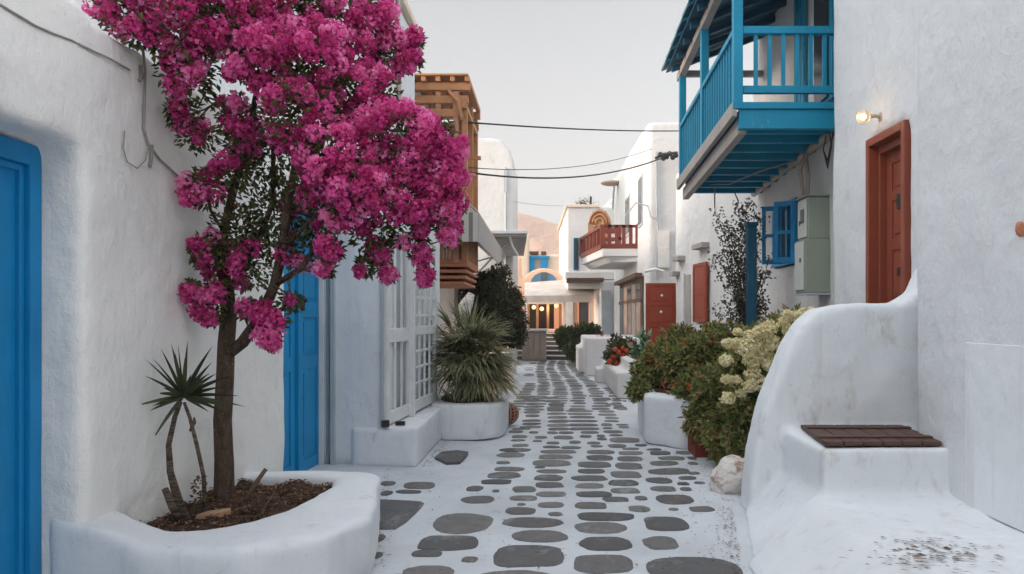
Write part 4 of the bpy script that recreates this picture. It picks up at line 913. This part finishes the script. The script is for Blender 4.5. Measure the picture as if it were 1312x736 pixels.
obj('roof_tiles', m, 'teal_tile', bb)
# wires under the balcony
m = MB(); m.tube([(2.6, 12.3, 3.78), (2.8, 11.6, 3.66), (3.1, 11.0, 3.74), (3.5, 10.6, 3.82)], .012, 5); m.tube([(2.75, 12.4, 3.9), (2.75, 12.4, 3.4)], .012, 5); m.tube([(3.1, 12.5, 3.7), (3.12, 12.3, 3.5), (3.05, 12.3, 3.3)], .012, 5)
o = obj('hanging_wire', m, 'cable_grey', origin=(3, 11.5, 3.7)); tag(o, 'grey wires looping below the joists of the blue balcony', 'wires')

# teal post with creeper
po = thing('teal_post', 'weathered teal timber post standing among the creeper under the balcony', 'post', (2.98, 11.0, 0))
m = MB(); m.box(2.91, 3.05, 10.94, 11.06, 0, 2.98); obj('shaft', m, 'blue_dark', po, bevel=.01)
m = MB(); m.box(2.89, 3.07, 10.92, 11.08, 2.93, 2.985); obj('cap', m, 'blue_dark', po, bevel=.005)
cr = thing('climbing_plant', 'sparse leafy creeper climbing around the teal post', 'plant', (2.9, 11.2, .3))
m = MB(); tw = MB()
for k in range(46):
    pts = []; px = random.uniform(950, 966); tx = random.gauss(945, 19); tx = min(max(tx, 915), 986); ty = random.uniform(262, 425)
    n_ = 6; yb = min(430, ty+random.uniform(40, 150))
    for i in range(n_+1):
        t_ = i/n_; pts.append(P(px+(tx-px)*t_**1.3+random.uniform(-3, 3), yb+(ty-yb)*t_, 11.2+random.uniform(-.12, .12)))
    tw.tube(pts, [.007]*4+[.004]*3, 4)
    for q in pts[2:]:
        for _ in range(16): m.leaf(q+rdir()*random.uniform(.01, .14), rdir(), Vector((0, 0, 1))+rdir(), random.uniform(.04, .065), random.uniform(.025, .042))
obj('stems', tw, 'twig', cr); obj('foliage', m, 'leaf_grey', cr, clean=False)

# big shrub bed, front right
bp = thing('shrub_planter', 'white masonry planter under the big green bush with red tips', 'planter', (1.45, 9, 0))
mb = MB(); mb.prism([(1.18, 9.3), (1.58, 8.85), (2.6, 8.75), (3.55, 9.2), (3.5, 12.8), (1.7, 12.8), (1.25, 10.6)], 0, .62)
plaster('wall', mb, 'plaster_cool', bp, .035, 8, .02, .5)
m = MB(); m.prism([(1.35, 9.5), (1.7, 9.05), (2.6, 8.95), (3.4, 9.4), (3.35, 12.6), (1.85, 12.6), (1.42, 10.6)], .5, .64); obj('soil', m, 'soil', bp)
m = MB(); m.box(1.63, 2.0, 8.35, 8.8, 0, .30); o = obj('brick_block', m, 'brick_red', origin=(1.8, 8.6, 0), bevel=.012); tag(o, 'dark red brick block half hidden below the big bush', 'brick')
bu = thing('leafy_bush', 'big drooping green bush with reddish leaf tips along the right of the lane', 'bush', (1.7, 9, .5))
m = MB(); tw = MB()
blobs = [PB(830,478,22,10.2),PB(818,500,14,9.6),PB(850,470,30,10),PB(880,470,34,9.6),PB(870,445,28,10.2),PB(905,460,34,9.3),PB(895,500,30,9.0),PB(925,505,38,8.3),PB(905,540,28,8.4),PB(930,550,30,8.0),PB(925,572,20,7.8),PB(960,540,34,8.1),PB(970,500,40,8.3),PB(870,515,14,9.2),PB(940,450,34,9.2),PB(915,432,18,9.8)]
leafy(m, blobs, 21000, .08, .036, .4)
for b_ in blobs:
    for _ in range(4): c = Vector(b_[:3]); tw.tube([Vector((1.9, 9.4, .45)), c+Vector((.1, .2, -.1)), c+rdir()*b_[3]*.8], [.014, .009, .004], 5)
obj('branches', tw, 'twig', bu); obj('foliage', m, 'leaf_mid', bu, clean=False)
m = MB()
for (px, py, Y) in [(876,437,9.6),(909,436,9.4),(843,467,9.9),(884,494,8.9),(893,482,8.9),(852,455,10),(866,490,9.2),(850,492,9.6),(888,441,9.5),(835,462,10)]:
    c = P(px, py, Y-.25); m = MB()
    for _ in range(7): m.leaf(c+rdir()*.03, rdir(), rdir(), .05, .026)
    obj('red_tip', m, 'red_bloom', bu, clean=False)
yb = thing('yellow_bush', 'bush with pale yellow flower heads beside the curved white parapet', 'bush', (2.0, 7.6, 0))
m = MB(); tw = MB(); fl = MB()
blobs = [PB(975,450,34,7.8),PB(945,475,26,7.7),PB(1000,430,28,7.8),PB(1020,412,18,7.9),PB(985,500,36,7.6),PB(955,520,30,7.5),PB(990,540,34,7.5),PB(950,560,24,7.5),PB(1005,470,34,7.6),PB(980,570,24,7.4)]
leafy(m, blobs, 8500, .07, .034, .5)
for b_ in blobs:
    c = Vector(b_[:3])
    for _ in range(4): tw.tube([Vector((2.1, 7.6, 0)), c+Vector((.05, .1, -.15)), c+rdir()*b_[3]*.8], [.014, .009, .004], 5)
obj('branches', tw, 'twig', yb); obj('foliage', m, 'leaf_mid', yb, clean=False)
heads = [(930,462,9),(931,486,7),(932,510,10),(945,455,12),(955,445,14),(965,432,13),(975,425,12),(985,420,12),(995,416,10),(1005,412,9),(1018,405,8),(1030,402,8),(1040,399,6),(950,470,12),(965,462,14),(980,458,12),(965,480,12),(975,492,13),(985,478,10),(960,495,10),(945,440,9),(935,440,8),(990,440,12),(1000,432,10),(1012,424,9),(975,445,12),(942,487,8),(950,505,8),(990,496,7),(1022,418,7),(930,440,6),(985,468,9),(958,430,8),(998,450,8),(1010,440,8),(945,425,6),(1008,402,6)]
for hi, (px, py, rp) in enumerate(heads):
    if hi % 5 == 3: continue
    c = P(px, py, 7.25+random.uniform(-.12, .12)); r = rp*.98/F*7.4
    for _ in range(int(40+rp*11)):
        d = rdir(); q = c+Vector((d.x, d.y*.8, d.z*.8))*r*random.uniform(.6, 1.05)
        t_ = (d+rdir()*.7).normalized(); a = t_.cross(rdir()).normalized(); b_ = t_.cross(a); s_ = random.uniform(.012, .02)
        fl.add([q+a*s_, q+b_*s_+t_*s_*.4, q-a*s_, q-b_*s_+t_*s_*.4], [(0, 1, 2), (0, 2, 3)], random.random())
obj('flowers', fl, 'yellow_bloom', yb, clean=False)
c0 = G(940, 632); m = MB(); m.ball((c0.x+.04, c0.y+.10, .11), .25, .20, .20, 40, 26, 0)
m.v = [tuple(Vector(v)+(Vector(v)-Vector((c0.x+.04, c0.y+.10, .11))).normalized()*(.05*noise.fractal(Vector(v)*6, 1, 2, 4))+Vector((0, 0, -.03 if v[0] < c0.x-.08 else 0))) for v in m.v]
o = obj('boulder', m, 'rock_white', origin=c0, smooth=True); tag(o, 'white painted boulder with rusty stains at the foot of the curved parapet', 'rock')
# far red flower bed
fp = thing('lane_planter', 'low white wall planter by the lane holding the red flowers', 'planter', (1.9, 16, 0))
mb = MB(); mb.box(1.28, 2.9, 14.3, 18.4, 0, .50); mb.box(1.55, 3.0, 14.8, 18.2, 0, .72); mb.box(1.1, 2.2, 17.6, 18.4, 0, .35)
plaster('wall', mb, 'plaster_white', fp, .05, 5, .02, .6)
m = MB(); m.box(1.7, 2.9, 15, 18, .6, .74); obj('soil', m, 'soil', fp)
rf = thing('red_flower_bush', 'dark bush dotted with round orange-red flowers beside the far planter', 'bush', (1.6, 16.8, .6))
m = MB(); leafy(m, [PB(790,455,16,16.8),PB(797,468,12,16.5),PB(805,448,14,17),PB(815,460,12,16.5),PB(790,440,10,17)], 2200, .09, .045, .5); obj('foliage', m, 'leaf_dark', rf, clean=False)
m = MB()
for (px, py) in [(786,458),(793,452),(798,447),(803,450),(790,466),(797,463),(801,470),(794,473),(806,464),(788,448),(781,463),(799,456),(808,442)]:
    m.ball(P(px, py, 16.3), .055, rough=.3, r=random.random())
obj('flowers', m, 'red_bloom', rf, smooth=True)
gp = thing('pale_leaf_plant', 'pale green broad-leaved plant in front of the red door panel', 'plant', (1.9, 15.5, .6))
m = MB()
for _ in range(46):
    c = P(random.uniform(812, 830), random.uniform(430, 475), 15.8); m.leaf(c, Vector((random.uniform(-.8, .8), random.uniform(-.7, .2), random.uniform(-.2, 1))), rdir(), random.uniform(.18, .34), random.uniform(.07, .12))
obj('leaves', m, 'leaf_bright', gp, clean=False)
m = MB(); m.tube([P(820, 485, 15.8), P(820, 450, 15.8)], .03, 6); obj('stem', m, 'twig', gp)
# open red door panel across the lane side
rp_ = thing('red_door_panel', 'tall red-brown panelled door standing open against the white building', 'door', (2.6, 18.6, 0))
a, b_ = P(827, 0, 18.6), P(867, 0, 18.6)
m = MB(); door_leaf(m, (a.x, a.y), (b_.x, b_.y), .3, 2.42, .05, rows=((.04, .25), (.29, .48), (.52, .73), (.77, .96)), stile=.08); obj('leaf', m, 'red_shutter', rp_, bevel=.005)
m = MB(); m.box(b_.x+.0, b_.x+.07, 18.5, 18.6, .2, 2.45); obj('post', m, 'red_shutter', rp_)
m = MB(); m.ball(P(848, 379, 18.52), .035); m.ball(P(847, 400, 18.52), .035); obj('knob', m, 'white_paint', rp_)

# building with red balcony
h7 = thing('white_house', 'tall white building with sloped roofline and red-railed balcony', 'house', (4, 24, 0))
mb = MB(); mb.prism([(2.61, 20), (6, 20), (6, 29), (2.5, 29)], 0, 6.8, lambda p: 6.85 if p[1] < 25 else 7.0)
plaster('wall', mb, 'plaster_far', h7, .10, 3, .02)
def onC(px): k = (px-VX)/F; 
def wallC(y): return 2.61-.0122*(y-20)
for (pa_, pb_, ya, yb_) in ((803, 809, 248, 300), (818, 824, 222, 288)):
    Y1 = 2.58*F/(pa_-VX); Y0 = 2.6*F/(pb_-VX); zt = EYE+(HY-yb_)/F*Y0; z1 = EYE+(HY-ya)/F*Y0
    m = MB(); m.slab((wallC(Y1), Y1), (wallC(Y0), Y0), zt, z1, 0, .03); wn = obj('window', m, 'grey_paint', h7)
    m = MB(); m.slab((wallC(Y1), Y1), (wallC(Y0), Y0), zt+.08, z1-.08, .03, .04, .12, (Y1-Y0)-.12); obj('pane', m, 'dark_window', wn)
m = MB(); m.slab((wallC(26.5), 26.5), (wallC(20.6), 20.6), .6, 2.7, 0, .05); wn = obj('shop_window', m, 'brown_wood', h7)
for k in range(5):
    m = MB(); m.slab((wallC(26.5), 26.5), (wallC(20.6), 20.6), .75, 2.0, .05, .06, .2+k*1.12, 1.15+k*1.12); m.slab((wallC(26.5), 26.5), (wallC(20.6), 20.6), 2.1, 2.55, .05, .06, .2+k*1.12, 1.15+k*1.12); obj('pane', m, 'curtain' if k % 2 else 'glass', wn)
m = MB(); m.slab((wallC(26.5), 26.5), (wallC(20.6), 20.6), 2.0, 2.1, .05, .09); m.slab((wallC(26.5), 26.5), (wallC(20.6), 20.6), 2.68, 2.8, .05, .25); obj('mullion', m, 'brown_wood', wn)
m = MB(); m.tube([P(841, 195, 19.95), P(841, 250, 19.95), P(843, 300, 19.95), P(842, 360, 19.95)], .03, 6); m.tube([P(797, 257, 19.9)+Vector((.4, 3, 0)), P(815, 260, 19.9), P(830, 264, 19.9), P(834, 278, 19.9), P(843, 282, 19.9)], .02, 6); obj('drainpipe', m, 'grey_paint', h7)
m = MB(); m.box(2.9, 3.2, 19.9, 19.98, 2.9, 3.9); m.tube([P(826, 348, 19.8), P(840, 345, 19.8), P(850, 348, 19.8)], .05, 6, .3); obj('wall_box', m, 'plaster_dirty', h7)
m = MB(); m.tube([P(840, 203, 19.8), P(850, 198, 19.6), P(868, 196, 19.4)], .04, 5); 
for k in range(6): m.ball(P(846+k*4, 200+random.uniform(-3, 4), 19.7), .07)
o = obj('insulator_bracket', m, 'dark_iron', origin=P(855, 200, 19.7)); tag(o, 'dark cable bracket with insulators at the corner of the white building by the blue balcony', 'cable bracket')
rb = thing('red_balcony', 'small white balcony with dark red wooden railing over the lane', 'balcony', (2, 23, 3.2))
A, B_, D = Vector((2.60, 22)), Vector((1.55, 22)), Vector((1.07, 25.6)); E = Vector((2.55, 25.6))
mb = MB(); mb.hexa([(A.x, A.y, 3.2), (B_.x+.25, B_.y+.15, 3.2), (D.x+.3, D.y, 3.2), (E.x, E.y, 3.2)][::-1], [(A.x, A.y, 3.35), (B_.x+.1, B_.y, 3.35), (D.x+.1, D.y, 3.35), (E.x, E.y, 3.35)][::-1])
mb.hexa([(A.x, A.y-.04, 3.36), (B_.x, B_.y-.04, 3.36), (D.x, D.y, 3.36), (E.x, E.y, 3.36)][::-1], [(A.x, A.y-.04, 3.6), (B_.x, B_.y-.04, 3.6), (D.x, D.y, 3.6), (E.x, E.y, 3.6)][::-1])
obj('slab', mb, 'plaster_white', rb, bevel=.02)
m = MB(); m.slab(A, B_, 4.22, 4.30, -.05, .05); m.slab(A, B_, 3.66, 3.74, -.04, .04); m.slab(B_, D, 4.22, 4.30, -.05, .05); m.slab(B_, D, 3.66, 3.74, -.04, .04); m.slab(A, B_, 3.60, 3.66, -.05, .06); m.slab(B_, D, 3.60, 3.66, -.05, .06)
m.tube([(2.6, 22, 4.28), (2.72, 21.2, 4.62)], .05, 6)
obj('rail', m, 'red_rail', rb)
for p0_, p1_, nn_ in ((A, B_, 5), (B_, D, 6)):
    for k in range(nn_+1):
        if p0_ is B_ and k == 0: continue
        q = p0_+(p1_-p0_)*k/nn_; w_ = .05 if k not in (0, nn_) else .07
        m = MB(); m.box(q.x-w_, q.x+w_, q.y-w_, q.y+w_, 3.66, 4.30); obj('baluster', m, 'red_rail', rb)
m = MB(); c0 = P(768, 0, 24.6)
arch = [(-.38, 3.6), (.38, 3.6), (.38, 4.6), (.34, 4.85), (.22, 5.05), (0, 5.15), (-.22, 5.05), (-.34, 4.85), (-.38, 4.6)]
m.ext([(c0.x+x, z) for x, z in arch], 'y', 24.55, 24.62); o = thing('carved_headboard', 'ornate arched brown wooden panel standing on the red-railed balcony', 'panel', (c0.x, 24.6, 3.6)); obj('board', m, 'tan_wood', o)
m = MB()
for k in range(3):
    r_ = .34-.1*k; m.tube([(c0.x+r_*math.cos(t*math.pi/10), 24.52, 4.65+r_*1.25*math.sin(t*math.pi/10)) for t in range(11)], .035, 6)
for k in range(14): m.ball((c0.x+random.uniform(-.28, .28), 24.52, random.uniform(3.8, 4.9)), random.uniform(.03, .07), .03, .05)
obj('carving', m, 'orange_wood', o, smooth=True)
m = MB(); c1 = P(784, 0, 23.5); m.box(c1.x-.3, c1.x+.3, 23.4, 23.9, 4.0, 4.08); m.box(c1.x+.2, c1.x+.28, 23.4, 23.48, 3.6, 4.4); m.box(c1.x-.28, c1.x-.2, 23.4, 23.48, 3.6, 4.0); m.box(c1.x-.3, c1.x+.3, 23.42, 23.46, 4.2, 4.38)
o = obj('wooden_chair', m, 'red_rail', origin=(c1.x, 23.6, 3.6)); tag(o, 'dark red wooden chair on the balcony beside the carved panel', 'chair')
# dish
m = MB(); c0 = P(784, 235, 27.5)
m.ball(c0, .42, .42, .09, 20, 8); o = thing('satellite_dish', 'flat tan dish on a short stem above the white roof left of the cables', 'dish', c0-Vector((0, 0, .6))); obj('dish', m, 'tan_dish', o, smooth=True)
m = MB(); m.tube([c0+Vector((.1, 0, -.05)), c0+Vector((.06, 0, -.35)), c0+Vector((.06, .3, -.9))], .04, 6); obj('stem', m, 'grey_paint', o)
# building D
h8 = thing('white_house', 'low white house with curved roof behind the red-railed balcony', 'house', (1.6, 34, 0))
mb = MB(); mb.prism([(.69, 30), (2.6, 30), (3.5, 30), (3.5, 38), (.45, 38)], 2.7, 6.0)
prof = [(2.0, 5.8)]+[(2.0+1.6*k/8, 5.9+1.05*math.sin(math.pi/2*k/8)) for k in range(9)]+[(3.6, 2.7), (2.0, 2.7)]
mb.ext(prof, 'y', 30.3, 36)
plaster('wall', mb, 'plaster_white', h8, .10, 2, .02)
m = MB(); m.prism([(.62, 29.93), (2.0, 29.93), (2.0, 38), (.38, 38.05)], 5.98, 6.1); obj('coping', m, 'plaster_cream', h8, bevel=.02)
a, b_ = P(735, 0, 30), P(741.5, 0, 30); m = MB(); m.box(a.x, b_.x, 29.93, 29.99, 3.45, 4.75); wn = obj('window', m, 'blue_dark', h8)
m = MB(); m.box(a.x+.06, b_.x-.03, 29.91, 29.93, 3.55, 4.65); obj('pane', m, 'dark_window', wn)
m = MB(); m.box(.65, 2.05, 28.3, 30, 2.93, 3.05); obj('ledge', m, 'brown_wood', h8)
m = MB(); m.box(.6, 3.2, 29.5, 30.2, 3.05, 3.35); obj('lower_band', m, 'plaster_white', h8, bevel=.02)
m = MB()
for k in range(160):
    c = P(random.gauss(748, 6), 262-abs(random.gauss(0, 3.5)), 31); m.leaf(c, rdir(), rdir(), .07, .035)
m.tube([P(757, 265, 31), P(757, 252, 31)], .05, 5)
o = obj('roof_plant', m, 'leaf_grey', origin=P(748, 264, 31), clean=False); tag(o, 'sparse dry potted plant on the far flat roof', 'plant')
# restaurant
rs = thing('restaurant', 'warmly lit restaurant front with dentil band and blue fanlight at the end of the lane', 'building', (.3, 34, .9))
mb = MB()
def PX(px, Y): return (px-VX)/F*Y
YR = 34.0; zr = .75
mb.box(PX(655, YR), PX(668, YR), YR, YR+.5, 0, 4.3)
mb.box(PX(655, YR), PX(775, YR), YR, YR+.5, 2.62, 3.1)
mb.box(PX(722, YR), PX(740, YR), YR, YR+.5, 0, 2.8); mb.box(PX(755, YR), PX(790, YR), YR, YR+.5, 0, 2.8)
mb.box(PX(655, YR), PX(790, YR), YR+.1, YR+.5, 0, 1.0)
archp = [(PX(668, YR), 3.0)]+[(PX(697+29*math.cos(math.pi-math.pi*k/12), YR), 2.95+.85*math.sin(math.pi*k/12)) for k in range(13)]+[(PX(730, YR), 3.0)]
mb.ext(archp, 'y', YR, YR+.5)
plaster('wall', mb, 'plaster_peach', rs, .08, 2, .01)
m = MB(); m.ext([(PX(680, YR), 3.10)]+[(PX(697+17*math.cos(math.pi-math.pi*k/8), YR), 3.10+.5*math.sin(math.pi*k/8)) for k in range(9)]+[(PX(714, YR), 3.10)], 'y', YR-.06, YR+.0); fanl = obj('fanlight', m, 'faded_blue', rs)
m = MB(); m.box(PX(693, YR), PX(701, YR), YR-.09, YR-.065, 3.16, 3.6); obj('pane', m, 'glass', fanl)
m = MB(); m.box(PX(665, YR), PX(765, YR), YR+3, YR+3.1, .9, 2.7); obj('back_wall', m, 'glowing_wall', rs)
m = MB(); m.box(PX(672, YR), PX(710, YR), YR+1.2, YR+1.3, .95, 2.25); obj('shade_panel', m, 'dark_interior', rs)  # dark panel stands in for the shaded depth of the room
for px in (676, 688, 702, 718): 
    m = MB(); m.box(PX(px, YR)-.06, PX(px, YR)+.06, YR+.9, YR+1.0, .9, 2.7); obj('column', m, 'tan_wood', rs)
m = MB()
for k in range(13): m.box(PX(676+k*3.6, YR), PX(678+k*3.6, YR), YR-.05, YR-.002, 2.26, 2.50)
m.box(PX(672, YR), PX(724, YR), YR-.06, YR, 2.50, 2.60); m.box(PX(672, YR), PX(724, YR), YR-.06, YR, 2.14, 2.25); obj('dentils', m, 'plaster_cream', rs)
m = MB(); m.box(PX(742, YR), PX(754, YR), YR+.1, YR+.16, .95, 2.35); dr = obj('arched_door', m, 'brown_wood', rs); m = MB(); m.box(PX(744, YR), PX(748, YR), YR+.06, YR+.1, 1.1, 2.2); m.box(PX(749, YR), PX(752, YR), YR+.06, YR+.1, 1.1, 2.2); obj('pane', m, 'glass', dr)
m = MB(); m.box(PX(725, YR), PX(734, YR), YR-.08, YR-.02, 1.0, 2.4); obj('pale_shutter', m, 'white_paint', rs)
for (px, py) in ((684, 394), (694, 396), (713, 392)):
    m = MB(); m.ball(P(px, py, 34.8), .10); obj('lamp', m, 'lamp_glow', rs, smooth=True)
ll = bpy.data.lights.new('room_light', 'POINT'); ll.energy = 14; ll.color = (1, .62, .38); ll.shadow_soft_size = .3
lo = bpy.data.objects.new('room_light', ll); C.objects.link(lo); lo.parent = rs; lo.location = (P(700, 395, 34.7)-rs.location)
ca = thing('white_canopy', 'long pale canvas canopy over the restaurant terrace', 'canopy', (.3, 31, 2.4))
m = MB(); z0 = EYE+(HY-383)/F*30; z1 = EYE+(HY-366)/F*33
m.hexa([(PX(672, 30), 30, z0), (PX(758, 30), 30, z0+.02), (PX(768, 33), 33, z1+.25), (PX(672, 33), 33, z1)], [(PX(672, 30), 30, z0+.12), (PX(758, 30), 30, z0+.14), (PX(768, 33), 33, z1+.37), (PX(672, 33), 33, z1+.12)]); obj('roof', m, 'canvas', ca)
m = MB(); m.box(PX(672, 30), PX(758, 30), 29.95, 29.98, z0-.14, z0+.12); obj('valance', m, 'canvas', ca)
for px in (675, 722, 756): m = MB(); m.tube([(PX(px, 30.1), 30.1, .7), (PX(px, 30.1), 30.1, z0)], .04, 6); obj('post', m, 'white_paint', ca)
# far house with blue window
h9 = thing('white_house', 'distant cream house with bright blue window below the hill', 'house', (-.5, 42, 0))
mb = MB(); mb.box(-4, 1.2, 42, 46, 0, 5.1); mb.box(-4, -1.2, 41.6, 43, 0, 6.1)
plaster('wall', mb, 'plaster_cream', h9, .12, 2, .01)
a, b_ = PX(674, 42), PX(704, 42); m = MB(); m.box(a+.08, a+.5, 41.85, 41.98, 3.8, 4.85); m.box(b_-.5, b_-.1, 41.85, 41.98, 3.8, 4.85); m.box(a, b_, 41.8, 41.98, 4.85, 4.98); wn = obj('window', m, 'blue_bright', h9)
m = MB(); m.box(a+.5, b_-.5, 41.9, 41.98, 3.8, 4.85); obj('pane', m, 'curtain', wn)
m = MB(); m.box(PX(676, 42), PX(690, 42), 41.9, 42.6, 5.1, 5.25); m.box(PX(693, 42), PX(700, 42), 41.9, 42.6, 5.1, 5.25); obj('roof_trim', m, 'brown_wood', h9)
h10 = thing('white_house', 'plain white house filling the gap right of the restaurant', 'house', (4, 33, 0))
mb = MB(); mb.box(2.0, 6, 29.2, 36, 0, 3.0); plaster('wall', mb, 'plaster_white', h10, .1, 2, .01)
m = MB(); a, b_ = PX(771, 29.2), PX(783, 29.2); m.box(a, b_, 29.12, 29.2, .7, 2.6); obj('door', m, 'grey_paint', h10)
# steps
stp = thing('far_steps', 'broad pale-edged steps fanning up to the restaurant terrace', 'steps', (.3, 29, 0))
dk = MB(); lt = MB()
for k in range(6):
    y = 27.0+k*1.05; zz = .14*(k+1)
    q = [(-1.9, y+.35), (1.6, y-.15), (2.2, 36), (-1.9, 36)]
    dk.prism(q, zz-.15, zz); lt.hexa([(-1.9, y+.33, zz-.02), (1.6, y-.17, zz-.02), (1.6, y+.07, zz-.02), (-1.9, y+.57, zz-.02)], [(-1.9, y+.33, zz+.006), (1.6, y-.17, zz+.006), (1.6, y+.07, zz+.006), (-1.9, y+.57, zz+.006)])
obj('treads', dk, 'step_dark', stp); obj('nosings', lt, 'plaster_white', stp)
cb = thing('counter_cabinet', 'pale beige panelled counter at the foot of the far steps', 'counter', (PX(684, 26.6), 26.7, 0))
m = MB(); m.box(PX(669, 26.6), PX(700, 26.6), 26.4, 27.1, 0.0, 1.06); obj('body', m, 'beige_panel', cb, bevel=.01)
m = MB()
for k in range(4): m.box(PX(670+k*7.5, 26.6), PX(676+k*7.5, 26.6), 26.37, 26.4, .08, .95)
obj('panel', m, 'beige_panel', cb, bevel=.01)
m = MB(); m.box(PX(667, 26.6), PX(702, 26.6), 26.3, 27.2, 1.06, 1.13); obj('top', m, 'plaster_white', cb, bevel=.01)
# far green bush
gb = thing('box_bush', 'dark green rounded bush between the far steps and the white block', 'bush', (PX(735, 23.5), 23.5, 0))
m = MB(); leafy(m, [PB(732,437,18,24.5),PB(748,430,16,24.5),PB(722,430,12,24.5),PB(760,428,12,24.5),PB(738,450,14,24),PB(755,440,14,24.5)], 5200, .12, .06, .45); obj('foliage', m, 'leaf_bush', gb, clean=False)
m = MB(); m.tube([G(738, 469), P(738, 445, 24)], .05, 6); obj('trunk', m, 'bark', gb)
wk = thing('white_block', 'square white masonry block beside the lane before the dark green bush', 'wall', (PX(762, 20), 20, 0))
mb = MB(); mb.box(PX(750, 20), 2.6, 19.8, 23, 0, 1.02); mb.box(PX(741, 21), 1.3, 20.8, 23, 0, .72)
plaster('wall', mb, 'plaster_white', wk, .05, 3, .01)
m = MB(); 
for k in range(60): c = P(random.uniform(765, 790), 434+random.uniform(-4, 3), 21); m.leaf(c, rdir(), rdir(), .1, .05)
o = obj('orange_flowers', m, 'red_bloom', origin=P(778, 435, 21), clean=False); tag(o, 'low strip of small orange-red flowers on top of the white block', 'flowers', kind='stuff')
# overhead cables
def cable(a, b, sag, r, label):
    m = MB(); a = Vector(a); b = Vector(b); pts = [a+(b-a)*t/16-Vector((0, 0, sag*4*(t/16)*(1-t/16))) for t in range(17)]
    m.tube(pts, r, 6); tag(obj('overhead_cable', m, 'cable_black', origin=a, smooth=True), label, 'cable', 'cables crossing the sky over the lane')
cable(P(598, 157, 13), P(872, 168, 19.5), .05, .016, 'topmost overhead cable, nearly straight across the sky')
cable(P(598, 221, 13), P(850, 202, 19.6), .28, .018, 'lowest overhead cable, sagging from the timber balcony to the white corner')
cable(P(600, 215, 13), P(835, 191, 19.9), .22, .008, 'thin middle overhead cable just above the sagging one')
cable(P(655, 258, 24), P(722, 264, 30), .05, .006, 'faint short cable between the far roofs above the hill')

hz = MB(); hz.box(-320, 320, -40, 520, -1.2, 90)
o = obj('haze', hz, 'slate'); hm = bpy.data.materials.new('haze_air'); hm.use_nodes = True; t = hm.node_tree; t.nodes.clear()
pv = t.nodes.new('ShaderNodeVolumePrincipled'); pv.inputs['Density'].default_value = .0016; pv.inputs['Color'].default_value = (.95, .95, .97, 1)
mo = t.nodes.new('ShaderNodeOutputMaterial'); t.links.new(pv.outputs[0], mo.inputs['Volume']); o.data.materials[0] = hm
tag(o, 'thin pale evening haze that fades the hill', 'haze', kind='stuff')
